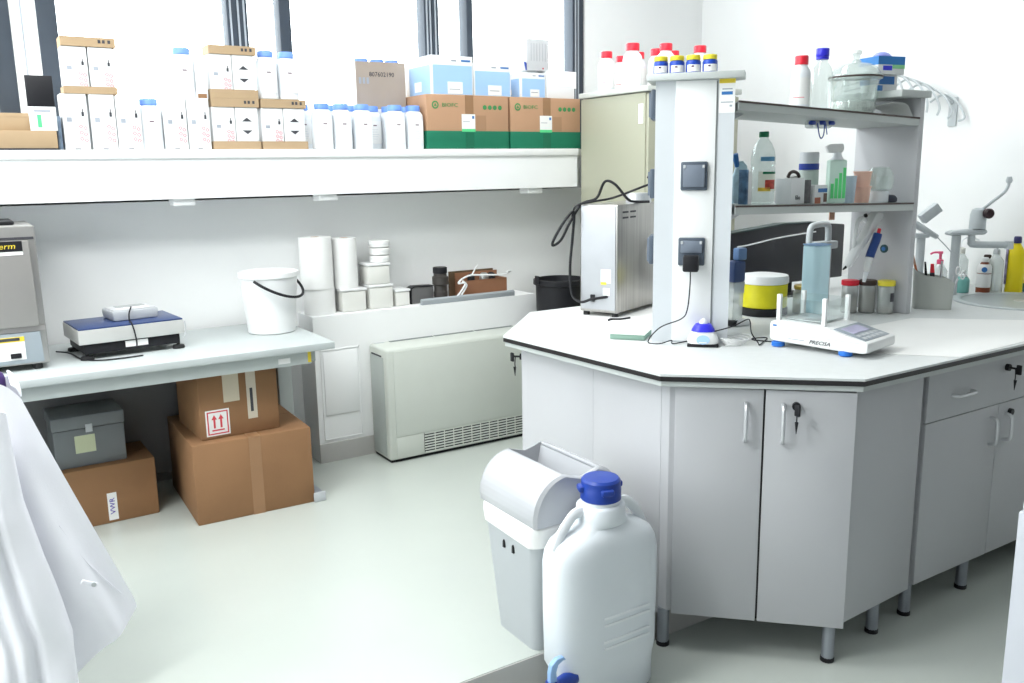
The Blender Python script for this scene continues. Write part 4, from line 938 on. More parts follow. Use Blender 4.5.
def blue_box(x, y, w, h, d, label, blue=(.36, .62, .86)):
    t = T('lab_supply_box', label, 'box', (x, y, ZC), 0, 'pale blue and white boxes on the green cartons')
    P('carton', G().box(-w/2, 0, 0, w/2, d, h, .002), WCARD, t)
    P('blue_panel', G().box(-w/2+.010, -.0008, .004, w/2-.006, -.0001, h*.76), LBLUE, t)
    P('blue_side', G().box(-w/2-.0008, .01, .004, -w/2-.0001, d-.06, h*.76), LBLUE, t)
    lb = P('label', G().box(-w*.12, -.0016, .006, w*.24, -.0009, h*.34), PAPER, t); P('label_text', G().box(-w*.08, -.0020, .026, w*.18, -.0017, .030), INK, lb)
    P('side_label', G().box(-w/2-.0016, d*.35, .02, -w/2-.0009, d*.6, h*.36), PAPER, t)
    P('printed_name', G().box(w*.22, -.0008, h*.86, w*.44, -.0001, h*.91), MBLUE, t); P('printed_mark', G().box(-w*.02, -.0008, h*.86, w*.1, -.0001, h*.90), INK, t)
    return t
blue_box(2.188, YF+.022, .236, .187, .30, 'large pale blue and white box on the left green carton')
blue_box(2.425, YF+.030, .225, .162, .26, 'smaller pale blue and white box right of the large one')
blue_box(2.676, YF+.030, .160, .128, .24, 'small pale blue box under the grey pipette-tip rack, right green carton')
t = T('cardboard_box', 'plain white box at the right end on the right green carton', 'box', (2.852, YF+.025, ZC)); P('carton', G().box(-.090, 0, 0, .090, .22, .142, .002), WCARD, t); P('printed_lines', G().box(-.05, -.0006, .06, .06, -.0001, .062), mat('very_faint_print', (.70, .72, .74), .7), t); P('flap', G().box(.078, -.004, .055, .100, -.0001, .142, .001), PAPER, t)
t = T('tip_rack', 'white ribbed box standing on the small pale blue box by the window post', 'rack', (2.715, YF+.04, ZC+.1285))
P('case', G().box(-.07, 0, .012, .072, .10, .172, .004), mat('rack_grey_white', (.58, .59, .61), .4), t)
for k in range(6): P('rib', G().box(-.045+.018*k, -.002, .06, -.041+.018*k, -.0001, .15, .0005), mat('rib_grey', (.45, .46, .49), .4), t)
P('foot', G().lathe([(.034, 0), (.036, .003), (.034, .0118)], -.02, .05, 20, 1.4, 1), PGREY, t); P('blue_clip', G().prism([(-.082, .055), (-.071, .045), (-.071, .012)], .0, .012, 'y'), DBLUE, t); P('red_mark', G().box(.028, -.001, .02, .036, -.0001, .028), REDP, t)
# left end: flat boxes and black panel
t = T('flat_box', 'lower brown flat box at the left end of the ledge', 'box', (.14, YF-.033, ZL)); P('carton', G().box(-.30, 0, .006, .255, .36, .072, .002), CARDL, t); P('base_flap', G().box(-.30, .0, 0, .245, .36, .0055), INKD, t)
t = T('flat_box', 'upper brown flat box at the left end, behind the black panel', 'box', (.14, YF+.0, ZL+.0725)); P('carton', G().box(-.30, 0, 0, .245, .33, .066, .002), CARDL, t); P('lid_edge', G().box(-.301, -.001, .052, .246, .331, .0664), CARDL, t)
t = T('display_box', 'upright black panel box with white base label on the flat boxes', 'box', (.352, YF-.020, ZL+.0725))
P('white_base', G().box(-.044, -.008, 0, .049, .0125, .090, .001), WCARD, t); P('black_front', G().box(-.046, -.008, .0905, .048, .012, .206, .001), BLK, t)
P('green_mark', G().box(-.018, -.0088, .012, -.004, -.0081, .060), LGREEN, t); P('printed_line', G().box(-.028, -.0088, .070, .03, -.0081, .078), INK, t)
t = P('blue_wrapper', G().box(-.008, 0, 0, .008, .12, .13, .003), mat('wrapper_blue', (.16, .22, .30), .5, var=.3, scale=30)); t.location = (.409, YF+.0, ZL); tag(t, 'dark blue thin wrapper wedged between flat boxes and first stack', 'wrapper')
# ------------------------------------------------------------------ table on the left
ZT = .80
t = T('lab_table', 'long pale grey lab table under the ledge at the left', 'table', (0, 0, 0))
P('tabletop', G().box(-1.55, 3.43, ZT-.030, 1.301, 4.105, ZT, .004), TABLE, t)
P('apron', G().box(-1.5, 3.458, ZT-.085, 1.205, 3.488, ZT-.0305, .002), STEELG, t)
for x in (1.185, -1.48):
    g = G(); g.box(x+.02, 3.93, PZ+.035, x+.085, 3.99, ZT-.0305, .004); P('leg', g, STEELG, t)
    P('foot_bar', G().box(x, 3.475, PZ+.004, x+.05, 4.09, PZ+.034, .004), LEGM, t)
    P('end_cap', G().box(x-.001, 3.468, PZ+.001, x+.051, 3.4745, PZ+.044, .002), PGREY, t)
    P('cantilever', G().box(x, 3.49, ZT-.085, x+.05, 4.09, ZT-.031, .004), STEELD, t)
P('yellow_tag', G().box(1.190, 3.4565, ZT-.078, 1.204, 3.4575, ZT-.035), YLAB, t)
P('inventory_sticker', G().box(1.065, 3.4568, ZT-.072, 1.115, 3.4578, ZT-.05), PAPER, t)
P('shade_sheet', G().box(.95, 4.06, .45, 1.225, 4.073, ZT-.031), mat('table_shade_dark', (.09, .085, .085), .6), t)  # dark sheet standing for the shade between upper box and leg
P('shade_sheet', G().box(-1.4, 4.02, .18, .949, 4.035, ZT-.031), mat('table_shade_grey', (.16, .16, .165), .6), t)  # shade below the tabletop, put in as a dark sheet
# furnace
t = T('muffle_furnace', 'brushed steel muffle furnace with black and yellow sign, at the table left end', 'furnace', (.256, 3.60, ZT))
P('casing', G().prism([(0, .022), (-.55, .022), (-.55, .525), (0, .525)], 0.0, .42, 'y', bev=.004), BRUSHH, t)
P('door', G().prism([(-.020, .165), (-.52, .165), (-.52, .475), (-.024, .475)], -.022, -.0005, 'y', bev=.005), FDOOR, t)
P('door_frame', G().box(-.55, -.008, .145, -.004, -.0004, .1645), FDOOR, t); P('door_gap', G().box(-.55, -.004, .478, -.006, -.0004, .486), INKD, t)
P('control_panel', G().prism([(-.55, .03), (-.018, .03), (-.022, .142), (-.55, .142)], -.012, -.0005, 'y', bev=.002), FPANEL, t)
pl_ = P('control_plate', G().box(-.28, -.014, .045, -.075, -.0123, .130), PAPER, t); P('yellow_strip', G().box(-.28, -.0148, .112, -.075, -.0141, .130), YLAB, pl_)
P('dark_strip', G().box(-.155, -.0152, .116, -.090, -.0149, .127), INKD, pl_); P('switch', G().box(-.125, -.020, .052, -.090, -.0141, .070, .002), BLK, pl_)
sg = P('name_sign', G().box(-.30, -.0245, .438, -.046, -.0222, .474), BLK, t)
words('lettering', 'Nabertherm', .029, (-.150, -.0252, .456), FRONT, YLAB, sg, 1.12, shear=.2, ext=.0008); P('sign_note', G().box(-.29, -.0240, .424, -.046, -.0222, .436), PAPER, t)
P('vent_rim', G().box(-.42, .10, .5255, -.055, .34, .54, .006), BLK, t)
for x in (-.04, -.52):
    for y in (.02, .38): P('foot', G().lathe([(.014, 0), (.016, .003), (.016, .0215)], x, y, 14), RUB, t)
# platform scale
t = T('platform_scale', 'blue-topped steel platform scale on black feet, on the grey table', 'scale', (.548, 3.80, ZT), math.radians(5))
P('plate', G().box(-.195, -.135, .118, .195, .135, .124, .002), SCALEB, t)
P('skirt', G().box(-.198, -.138, .062, .198, .138, .1178, .003), SCALES, t); P('base', G().box(-.180, -.128, .022, .180, .128, .0618, .003), BLK, t)
P('corner_rail', G().tube([(.201, -.138, .112), (.203, -.138, .07), (.190, -.136, .045)], .0025, 6), CHROME, t)
for x in (-.17, .175):
    for y in (-.115, .115):
        P('foot', G().lathe([(.024, 0), (.025, .004), (.022, .013), (.007, .015), (.007, .0215)], x, y, 20), RUB, t)
P('rating_sticker', G().box(-.03, -.1295, .033, .055, -.1283, .057), PAPER, t)
t = T('scale_indicator', 'small grey weighing indicator lying on the blue platform scale', 'indicator', (.583, 3.835, ZT+.1243), math.radians(9))
P('case', G().prism([(-.085, .0), (.085, .0), (.09, .024), (.09, .040), (-.09, .040), (-.09, .024)], -.07, .07, 'y', bev=.006), PGREY, t)
P('face', G().box(-.082, -.062, .0402, .082, .062, .044, .002), mat('indicator_face', (.62, .63, .65), .4), t); P('display', G().box(-.05, .0, .0442, .06, .045, .046), mat('indicator_display', (.35, .37, .38), .3), t)
P('keypad', G().box(-.06, -.052, .0442, .06, -.012, .0456, .0006), PAPER, t)
t = P('cable', G().tube([(.578, 3.78, ZT+.172), (.575, 3.755, ZT+.176), (.563, 3.735, ZT+.155), (.558, 3.71, ZT+.128), (.558, 3.672, ZT+.128), (.563, 3.654, ZT+.10), (.568, 3.651, ZT+.055), (.566, 3.650, ZT+.03)], .003, 6), BLK); tag(t, 'black cable hanging over the indicator and the steel scale skirt', 'cable')
t = P('cable', G().tube([(.30, 3.87, ZT+.01), (.34, 3.79, ZT+.012), (.37, 3.68, ZT+.004), (.42, 3.615, ZT+.004), (.50, 3.60, ZT+.004), (.58, 3.61, ZT+.004)], .003, 6), BLK); tag(t, 'black cable lying on the table between furnace and scale', 'cable')
# white bucket
t = T('bucket', 'white plastic bucket with black handle on the table right end', 'bucket', (1.165, 3.84, ZT))
P('shell', G().lathe([(.098, 0), (.104, .004), (.122, .225), (.124, .245), (.131, .248), (.131, .268), (.127, .270), (.1235, .266), (.118, .225), (.100, .007)], 0, 0, 44), WPL, t)
ua_ = Vector((math.cos(.72), math.sin(.72), 0)); vb_ = Vector((math.sin(.72), -math.cos(.72), 0))
P('handle', G().tube([ua_*(-.137*math.cos(k*PI/12))+vb_*(.012+.135*math.sin(k*PI/12))+Vector((0, 0, .240-.085*math.sin(k*PI/12)+.012*k/12)) for k in range(13)], .0062, 10, 3), BLK, t)
# rolls on the plinth
def roll(x, y, r_, z, h, label, m=PAPER, core=True):
    t = T('paper_roll', label, 'roll', (x, y, z), 0, 'white rolls on the plinth')
    P('paper', G().lathe([(r_, 0), (r_, h), (.022, h), (.022, h-.01)], 0, 0, 36), m, t)
    P('core', G().lathe([(.0218, h-.012), (.0218, h-.0005), (.019, h-.0005), (.019, h-.012)], 0, 0, 20, closed=True), TAN, t)
    return t
ZP = .8225
roll(1.468, 4.045, .074, ZP, .125, 'lower white paper roll at the plinth left corner, beside the bucket'); roll(1.462, 4.045, .078, ZP+.1255, .245, 'tall white paper roll on top at the plinth left corner')
roll(1.612, 4.055, .060, ZP+.113, .245, 'second tall white paper roll, right of the corner one')
def tubw(x, y, z, w, d_, h, label):
    t = T('plastic_container', label, 'container', (x, y, z), 0, 'white containers on the plinth')
    P('body', G().prism([(-w/2*.94, -d_/2*.94), (w/2*.94, -d_/2*.94), (w/2*.94, d_/2*.94), (-w/2*.94, d_/2*.94)], 0, h-.012, bev=.008), CREAM, t)
    P('lid', G().box(-w/2, -d_/2, h-.0118, w/2, d_/2, h, .003), WPL, t)
    return t
tubw(1.628, 4.055, ZP, .135, .125, .1125, 'cream container under the second tall paper roll')
tubw(1.775, 4.06, ZP, .135, .13, .120, 'lower cream container right of the paper rolls'); tubw(1.768, 4.06, ZP+.1205, .125, .12, .105, 'middle cream container stacked right of the paper rolls')
tubw(1.895, 4.065, ZP, .085, .12, .085, 'small low cream container at the right end of the white row')
for k in range(3):
    q = T('filter_pack', ('lowest', 'middle', 'topmost')[k]+' white round pack on the cream container stack', 'pack', (1.80, 4.06, ZP+.2260+.0375*k), 0, 'white packs on the container stack')
    P('pack', G().lathe([(.046, 0), (.050, .004), (.050, .030), (.046, .034)], 0, 0, 28, 1+.02*k, 1), PAPER, q); P('band', G().lathe([(.0505, .014), (.051, .015), (.051, .020), (.0505, .021)], 0, 0, 28, 1+.02*k, 1, closed=True), WPL, q)
# bits on the plinth right part
t = T('grey_box', 'dark grey shallow case standing left of the dark pipe piece', 'case', (2.02, 4.045, ZP)); P('shell', G().prism([(-.068, 0), (.060, 0), (.060, .083), (-.05, .086), (-.068, .078)], -.02, .03, 'y', bev=.003), mat('case_grey', (.13, .13, .13), .5), t); P('edge', G().prism([(-.072, 0), (-.0685, 0), (-.0685, .079), (-.05, .0875), (.060, .0845), (.060, .088), (-.052, .091), (-.072, .081)], -.024, .032, 'y'), BLK, t)
t = T('pipe_piece', 'dark grey pipe fitting standing on the white plinth', 'pipe', (2.125, 4.035, ZP)); P('pipe', G().lathe([(.036, 0), (.036, .05), (.034, .052), (.034, .14), (.034, .175)], 0, 0, 28), PIPE, t)
P('collar', G().lathe([(.0362, .085), (.042, .09), (.042, .128), (.0362, .132)], 0, 0, 28, closed=True), PIPE, t); P('top_ring', G().lathe([(.0345, .146), (.037, .148), (.037, .176), (.0345, .178)], 0, 0, 28, closed=True), BLK, t)
t = T('wooden_box', 'brown wooden box of odds and ends with white cable on the plinth', 'box', (2.375, 4.05, ZP))
g = G(); g.box(-.125, -.055, 0, .135, -.047, .098); g.box(-.125, .047, 0, .135, .055, .130); g.box(-.125, -.0465, 0, -.117, .0465, .098); g.box(.127, -.0465, 0, .135, .0465, .098); g.box(-.1165, -.0465, 0, .1265, .0465, .01)
P('box', g, CLAY, t); P('back_board', G().box(-.16, .0555, 0, .115, .063, .140), mat('dark_wood', (.12, .075, .04), .7, var=.15), t)
for x, m_, r_ in ((.03, SILVER, .028), (.075, BLK, .024), (-.05, BLK, .022)): P('contents', G().lathe([(r_, .011), (r_*1.05, .05), (r_*.9, .115), (r_*.5, .125)], x, .01, 18), m_, t)
t = T('cable', 'white cable draped over the brown wooden box', 'cable', (0, 0, 0)); P('run', G().tube([(2.50, 3.972, .955), (2.53, 3.985, .955), (2.48, 3.98, .94), (2.36, 3.985, .945), (2.28, 3.985, .95), (2.225, 3.98, .935), (2.20, 3.975, .915), (2.24, 3.975, .91), (2.20, 3.97, .86), (2.165, 3.97, .832)], .005, 8), WPL, t); P('loose_end', G().tube([(2.225, 3.976, .925), (2.25, 3.978, .90), (2.215, 3.972, .855), (2.195, 3.972, .835)], .0045, 8), WPL, t); P('tie', G().tube([(2.29, 3.99, .95), (2.31, 3.985, .985), (2.325, 3.985, 1.0)], .004, 6), WPL, t)
t = P('metal_profile', G().prism([(0, 0), (.022, 0), (.022, .024), (.012, .032), (0, .024)], 1.975, 2.535, 'x', bev=.002), SLATE); t.location = (0, 3.955, ZP); tag(t, 'long slate-grey profile strip along the front edge of the plinth', 'profile')
# black bucket
t = T('bucket', 'black plastic bucket on the floor between heater and bench', 'bucket', (2.705, 3.77, PZ))
P('shell', G().lathe([(.105, 0), (.11, .005), (.132, .80), (.138, .802), (.138, .82), (.130, .822), (.127, .80), (.105, .01)], 0, 0, 40), BLK, t)
P('rim', G().lathe([(.138, .79), (.144, .793), (.144, .818), (.138, .820)], 0, 0, 40, closed=True), BLK, t); P('lug', G().box(-.152, -.02, .800, -.1445, .02, .845, .004), BLK, t)
# fan coil heater
t = T('convector_heater', 'pale grey-green convector heater with bottom grille, before the white plinth', 'heater', (1.669, 3.742, PZ))
P('casing', G().box(0, 0, .012, .86, .204, .565, .014, 3), HEAT, t)
P('front_panel', G().prism([(.035, .128), (.825, .128), (.825, .552), (.035, .552)], -.006, -.0003, 'y', bev=.002), HEAT, t)
P('bottom_panel', G().box(.035, -.005, .02, .182, -.0003, .126, .001), HEAT, t)
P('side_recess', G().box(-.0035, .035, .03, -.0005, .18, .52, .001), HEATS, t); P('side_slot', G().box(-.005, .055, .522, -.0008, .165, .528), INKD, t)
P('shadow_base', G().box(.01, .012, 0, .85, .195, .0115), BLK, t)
gr = P('grille', G().box(.185, -.003, .024, .83, -.0004, .124), BLK, t)
for k in range(8): P('grille_bar', G().box(.185, -.0065, .0225+.0137*k, .83, -.0031, .0295+.0137*k, .0008), HEAT, gr)
for k in range(12): P('grille_post', G().box(.2405+.0525*k, -.0072, .024, .2445+.0525*k, -.0031, .124, .0006), HEAT, gr)
for a, b in ((.10, .34), (.35, .58), (.59, .82)): P('outlet_slot', G().box(a, .165, .5652, b, .186, .5672), mat('slot_dark', (.16, .18, .18), .5), t)
P('outlet_slot', G().box(.02, .170, .5652, .07, .184, .5668), PGREY, t)
# boxes under the table
def carton(name, label, loc, w, d_, h, rz, tape=True, m=CARD, cat='box'):
    t = T(name, label, cat, loc, rz)
    P('carton', G().box(0, 0, 0, w, d_, h, .004), m, t)
    if tape:
        P('tape', G().box(w*.46, -.0009, 0, w*.56, -.0002, h), TAPE, t); P('tape', G().box(w*.46, -.0009, h+.0002, w*.56, d_, h+.0009), TAPE, t)
    P('flap_seam', G().box(.004, d_*.5-.001, h+.0001, w-.004, d_*.5+.001, h+.0006), mat('seam_brown', (.15, .08, .04), .8), t)
    return t
carton('cardboard_box', 'large brown cardboard box on the floor under the table right end', (.706, 3.495, PZ), .485, .55, .335, math.radians(-1.5))
t = carton('cardboard_box', 'smaller brown box with red arrows sign on top of the large box', (.757, 3.545, PZ+.3365), .326, .36, .262, math.radians(1.5), False)
P('tape', G().box(.10, -.0009, .145, .165, -.0002, .262), mat('paper_tape', (.62, .55, .42), .5), t); P('tape', G().box(.195, -.0009, .06, .235, -.0002, .262), mat('clear_tape', (.58, .52, .42), .3), t)
P('tape_print', G().box(.208, -.0013, .09, .220, -.0010, .19), INKD, t)
sg = P('arrow_sign', G().box(.022, -.0014, .012, .118, -.0002, .120), PAPER, t)
g = G(); g.box(.028, -.0019, .018, .112, -.0015, .023); g.box(.028, -.0019, .109, .112, -.0015, .114); g.box(.028, -.0019, .0232, .033, -.0015, .1088); g.box(.107, -.0019, .0232, .112, -.0015, .1088); P('red_frame', g, REDP, sg)
g = G(); g.box(.045, -.0019, .032, .095, -.0015, .038); P('red_bar', g, REDP, sg)
for cx in (.056, .083): P('red_arrow', G().prism([(cx-.004, .044), (cx+.004, .044), (cx+.004, .080), (cx+.011, .080), (cx, .100), (cx-.011, .080), (cx-.004, .080)], -.0019, -.0015, 'y'), REDP, sg)
t = carton('cardboard_box', 'low brown cardboard box on the floor under the grey metal box', (.21, 3.735, PZ), .395, .28, .245, math.radians(1), False)
P('coffee_ring', G().lathe([(.022, -.0009), (.0235, -.0009), (.0235, -.0003), (.022, -.0003)], 0, 0, 28, closed=True).xf(Matrix.Translation((.295, -.0, .135)) @ Matrix.Rotation(PI/2, 4, 'X') @ Matrix.Translation((0, 0, 0))), mat('ring_stain', (.12, .07, .04), .8), t)
st = P('label_strip', G().box(.200, -.0012, .012, .236, -.0002, .128), PAPER, t)
words('lettering', 'VWR', .028, (.218, -.0018, .072), FRONT @ Matrix.Rotation(PI/2, 4, 'Z'), mat('violet_print', (.10, .06, .40), .6), st, 1.1)
t = T('metal_box', 'dark grey lidded metal box with a yellow-green note, under the table', 'box', (.245, 3.775, PZ+.2462), math.radians(1)); P('body', G().box(0, 0, 0, .262, .22, .158, .006), BOXG, t); P('lid', G().box(-.004, -.005, .1585, .266, .225, .212, .008), BOXG, t)
P('hasp', G().box(.118, -.009, .142, .144, -.0055, .175, .001), PGREY, t)
P('sticky_note', G().box(.075, -.0012, .058, .150, -.0002, .130), STICKY, t)
# waste bin
t = T('waste_bin', 'grey waste bin with white liner and humped lid at the platform edge', 'bin', (1.305, 1.953, PZ))
def rr(x0, y0, x1, y1, c_, nn=5):
    o = []
    for cx, cy, a0 in ((x1-c_, y1-c_, 0), (x0+c_, y1-c_, PI/2), (x0+c_, y0+c_, PI), (x1-c_, y0+c_, 1.5*PI)):
        o += [(cx+c_*math.cos(a0+i*PI/2/nn), cy+c_*math.sin(a0+i*PI/2/nn)) for i in range(nn+1)]
    return o
def loft(rings):
    g = G(); V = [[g.bm.verts.new(p) for p in rg] for rg in rings]; n_ = len(V[0]); fs = []
    for j in range(len(V)-1):
        for i in range(n_): fs.append(g.bm.faces.new((V[j][i], V[j][(i+1) % n_], V[j+1][(i+1) % n_], V[j+1][i])))
    fs.append(g.bm.faces.new(V[0][::-1])); fs.append(g.bm.faces.new(V[-1])); bmesh.ops.recalc_face_normals(g.bm, faces=fs); return g
bx0, bx1 = 0.0, .265
P('body', loft([[(x, y, 0) for x, y in rr(.0, .0, .255, .215, .03)], [(x, y, .39) for x, y in rr(-.022, -.038, .280, .262, .035)]]), BING, t)
P('liner', loft([[(x, y, .345-.02*math.sin((y+.04)/.30*PI)+.004*math.sin(60*x+45*y)) for x, y in rr(-.0235, -.0395, .282, .264, .037, 8)], [(x, y, .372) for x, y in rr(-.0275, -.043, .286, .268, .04, 8)], [(x, y, .395) for x, y in rr(-.0265, -.042, .285, .267, .04, 8)], [(x, y, .402) for x, y in rr(-.02, -.036, .279, .261, .036, 8)]]), LINER, t)
for y in (.085, .135): P('slot', G().prism([(y-.005, .287), (y+.005, .287), (y+.004, .306), (y, .312), (y-.004, .306)], -.0215, -.0125, 'x'), BLK, t)
# lid: cross-section in xz swept along y, with the opening at the top
NN = 12
lp = [(-.024, .403)]+[(.085-.112*math.cos(i*PI/2/NN*.97), .425+.120*math.sin(i*PI/2/NN*.97)) for i in range(NN+1)]
li = [(.085-.104*math.cos(i*PI/2/NN*.97), .425+.112*math.sin(i*PI/2/NN*.97)) for i in range(NN, -1, -1)]+[(-.016, .403)]
P('lid_hump', G().prism(lp+li, -.030, .255, 'y', bev=.002), BINW, t)
lq = [(.283, .403)]+[(.195+.090*math.cos(i*PI/2/NN*.97), .425+.120*math.sin(i*PI/2/NN*.97)) for i in range(NN+1)]+[(.195+.082*math.cos(i*PI/2/NN*.97), .425+.112*math.sin(i*PI/2/NN*.97)) for i in range(NN, -1, -1)]+[(.274, .403)]
P('lid_back', G().prism(lq, -.030, .255, 'y', bev=.002), BINW, t)
full = lp+[(.11, .535), (.14, .527), (.17, .535)]+lq[:NN+2][::-1]
full2 = [(-.024+.008, .403)]+[(p[0]+(.14-p[0])*.06, p[1]-.006) for p in full[1:-1]]+[(.275, .403)]
for y0, y1, s_ in ((-.030, -.042, 1), (.2552, .267, 1)):
    P('lid_end', loft([[(x, y0-.0002*s_ if y0 < 0 else y0, z) for x, z in full], [(x, (y0*2+y1)/3, z) for x, z in full], [(x, y1, z) for x, z in full2]]), BINW, t)
P('chute', G().prism([(.080, .5355), (.11, .43), (.18, .43), (.2005, .5355), (.1985, .5355), (.178, .435), (.112, .435), (.083, .5355)], -.030, .255, 'y'), BINW, t)
# carboy
t = T('carboy', 'tall milky carboy with blue cap and blue spigot beside the waste bin', 'carboy', (1.442, 1.822, 0), 0)
def sup(rx, ry, z, pw=3.2, nn=40, dx=0, dy=0):
    o = []
    for i in range(nn):
        a = 2*PI*i/nn; ca, sa = math.cos(a), math.sin(a); k = (abs(ca)**pw+abs(sa)**pw)**(-1/pw)
        o.append((dx+rx*k*ca, dy+ry*k*sa, z))
    return o
cby = [sup(.145, 0.060, 0, 4, dx=.012), sup(.153, 0.068, .012, 4, dx=.010), sup(.153, 0.069, .075, 4, dx=.010), sup(.160, 0.075, .10, 3.6, dx=.005), sup(.174, 0.080, .135, 3.4), sup(.177, 0.081, .30, 3.4), sup(.177, 0.081, .430, 3.4), sup(.173, 0.079, .462, 3.2), sup(.158, 0.076, .490, 2.9), sup(.125, 0.069, .512, 2.5), sup(.092, 0.059, .526, 2), sup(.076, .067, .534, 2), sup(.072, .066, .545, 2), sup(.070, .066, .577, 2), sup(.060, .060, .583, 2)]
P('body', loft(cby), mat('carboy_plastic', (.74, .78, .82), .42, var=.015, sss=.25), t, sharp=60)
P('neck', G().lathe([(.053, .5835), (.053, .592)], 0, 0, 36), WHDPE, t)
P('cap', G().lathe([(.054, .5925), (.057, .595), (.057, .625), (.055, .628), (.055, .648), (.049, .655), (.0, .657)], 0, 0, 40), DBLUE, t)
for a in (2.75, .0, -1.9):
    P('cap_lug', G().box(-.018, -.010, .618, .018, .010, .636, .005, mtx=Matrix.Rotation(a+PI/2, 4, 'Z') @ Matrix.Translation((0, -.056, 0))), DBLUE, t)
for s in (-1, 1):
    P('carrying_handle', G().tube([(s*.066, 0, .568), (s*.090, 0, .566), (s*.110, -.0, .55), (s*.135, 0, .52), (s*.156, 0, .475)], .012, 10, 5, sq=1.3), WHDPE, t)
for z in (.145, .165, .215, .235): P('embossed_bar', G().box(-.05, -.0835, z+.035, .115, -.0795, z+.043, .0018), WHDPE, t)
SPX = Matrix.Translation((-.032, .0, .055))
sp = P('spigot', G().cyl((-.135, -.05, .117), (-.217, -.072, .117), .022, 18), DBLUE, t)
P('spigot_barrel', G().cyl((-.187, -.071, .020), (-.187, -.071, .085), .019, 16).xf(SPX), DBLUE, sp)
P('spigot_lever', G().prism([(-.012, .086), (.012, .086), (.009, .115), (.016, .134), (.032, .142), (.042, .140), (.034, .152), (.012, .152), (-.006, .138), (-.012, .115)], -.008, .008, 'y', bev=.003).xf(SPX @ Matrix.Translation((-.187, -.071, 0))), mat('lever_pale_blue', (.30, .48, .78), .35), sp)
P('spigot_nozzle', G().cyl((-.187, -.072, .040), (-.215, -.085, .02), .012, 12).xf(SPX), DBLUE, sp)
# ------------------------------------------------------------------ office chair with the lab coat
t = T('office_chair', 'purple office chair under the white lab coat, at the left edge', 'chair', (-.17, 2.56, PZ), 0)
P('backrest', G().box(-.22, -.03, .52, .245, .03, .912, .022, 3), PURPLE, t); P('seat', G().box(-.23, .06, .40, .23, .50, .46, .02, 3), PURPLE, t)
P('back_bar', G().box(-.03, .032, .34, .03, .05, .62, .004), BLK, t); P('column', G().cyl((0, .28, .09), (0, .28, .399), .025, 14), BLK, t)
for k in range(5):
    a = 2*PI*k/5+.3; P('leg', G().tube([(.02*math.cos(a), .28+.02*math.sin(a), .09), (.27*math.cos(a), .28+.27*math.sin(a), .065)], .02, 10, 0, .014), BLK, t)
    P('caster', G().cyl((.27*math.cos(a)-.015, .28+.27*math.sin(a), .027), (.27*math.cos(a)+.015, .28+.27*math.sin(a), .027), .026, 14), BLK, t)
t = T('lab_coat', 'white lab coat draped over a chair back at the left edge of the picture', 'coat', (0, 0, 0))
def lerp(a, b, k): return a+(b-a)*k
def fl(a, v):   # front panel flaring out to the right; v 0 top, 1 bottom
    xr = lerp(.100, .322, v**1.02)
    tip = max(0, (a-.90)/.10)*max(0, (v-.90)/.10)        # rounded corner of the hem
    zt_ = .998-.05*max(0, (a-.86)/.14)**2
    zb = lerp(.12, .318, max(0, (a-.55)/.45)**1.0)
    x = lerp(-.34, xr, a)-.012*tip*tip; z = lerp(zt_, zb, v)+.016*tip*tip
    fold = -.028*math.exp(-((a-.80-.10*v)/.05)**2)*v-.020*math.exp(-((a-.62)/.04)**2)*v**.5+.018*math.exp(-((a-.93)/.03)**2)*max(0, v-.5)
    y = 2.475-.035*math.sin(v*PI*.5)-.02*math.sin(a*9+v*2.0)*v-.05*v*max(0, a-.6)+fold
    return (x, y, z)
P('front_panel', G().grid(fl, 90, 60).solid(.004), CLOTH, t, sharp=80)
def bk(a, v):
    x = lerp(-.34, lerp(.098, .16, v), a); return (x, 2.625+.03*v+.012*math.sin(a*11), lerp(.985, .45, v))
P('back_panel', G().grid(bk, 24, 16).solid(.004), CLOTH, t, sharp=80)
def sh(a, v):   # shoulder folded over the chair corner
    ang = PI*v; x = lerp(.082, .104, a); return (x, 2.55-.076*math.cos(ang), .985+.022*math.sin(ang)-.03*a*a)
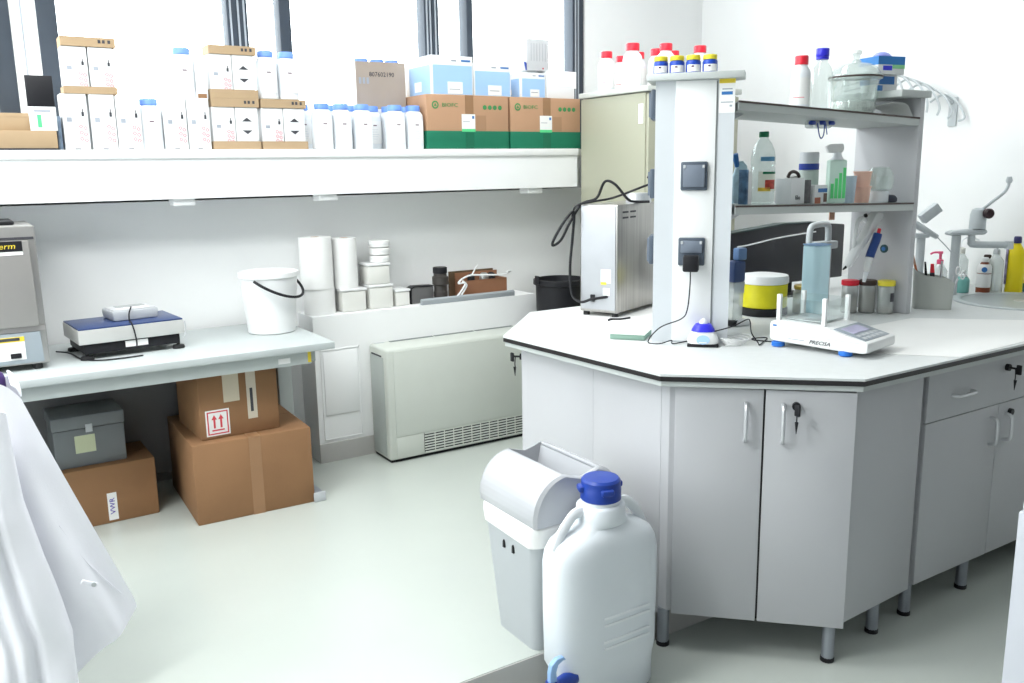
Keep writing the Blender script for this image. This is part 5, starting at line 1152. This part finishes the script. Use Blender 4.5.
P('shoulder', G().grid(sh, 8, 14).solid(.004), CLOTH, t, sharp=80)
def sl(a, v):   # sleeve hanging in front
    k = [(.0, .062), (.10, .066), (.27, .075), (.45, .100), (.60, .128), (.72, .150), (1, .150)]
    xr = next(lerp(k[i][1], k[i+1][1], (v-k[i][0])/(k[i+1][0]-k[i][0])) for i in range(6) if v <= k[i+1][0]+1e-6)
    w_ = lerp(.055, .088, min(1, v*1.6)); cx = xr-w_; an = 2*PI*a
    wob = 1+.07*math.sin(3*an+v*5)*v+.05*math.sin(5*an-v*9)*v
    y = 2.405-.02*v+.045*math.sin(an)*wob*lerp(.35, 1, min(1, v*3))
    if math.sin(an) < 0: y += .020*math.exp(-((math.cos(an)-.15+.5*v-.3*v*v)/.16)**2)*min(1, v*2)+.016*math.exp(-((math.cos(an)+.45+.2*v)/.14)**2)*min(1, v*2)+.006*math.sin(v*17+3*math.cos(an))*v
    return (cx+w_*math.cos(an)*wob, y, lerp(.955, .10, v)-.02*math.cos(an)*(1-v))
P('sleeve', G().grid(sl, 90, 60).solid(.003), CLOTH, t, sharp=80)
P('seam', G().tube([fl(.88, .52), fl(.91, .68), fl(.97, .88)], .0016, 6).xf(Matrix.Translation((0, -.0045, 0))), CLOTH, t)
bt = P('button_tab', G().box(-.02, -.004, -.006, .02, .002, .006, .002, mtx=Matrix.Translation((.196, 2.372, .462)) @ Matrix.Rotation(.5, 4, 'Y')), CLOTH, t)
P('button', G().lathe([(.006, 0), (.006, .003)], 0, 0, 14).xf(Matrix.Translation((.206, 2.369, .457)) @ Matrix.Rotation(PI/2, 4, 'X')), PGREY, bt)

# white low unit cut by the right edge of the picture
t = T('storage_unit', 'white low unit cut off by the right edge of the picture', 'unit', (1.435, .705, 0))
P('body', G().box(0, -.62, .02, .55, 0, .93, .004), mat('white_unit_laminate', (.46, .475, .52), .45, var=.01), t); P('top', G().box(.004, -.62, .9305, .55, -.004, .95, .003), LAM, t); P('toe_kick', G().box(.03, -.60, 0, .53, -.03, .0195), LAMD, t)
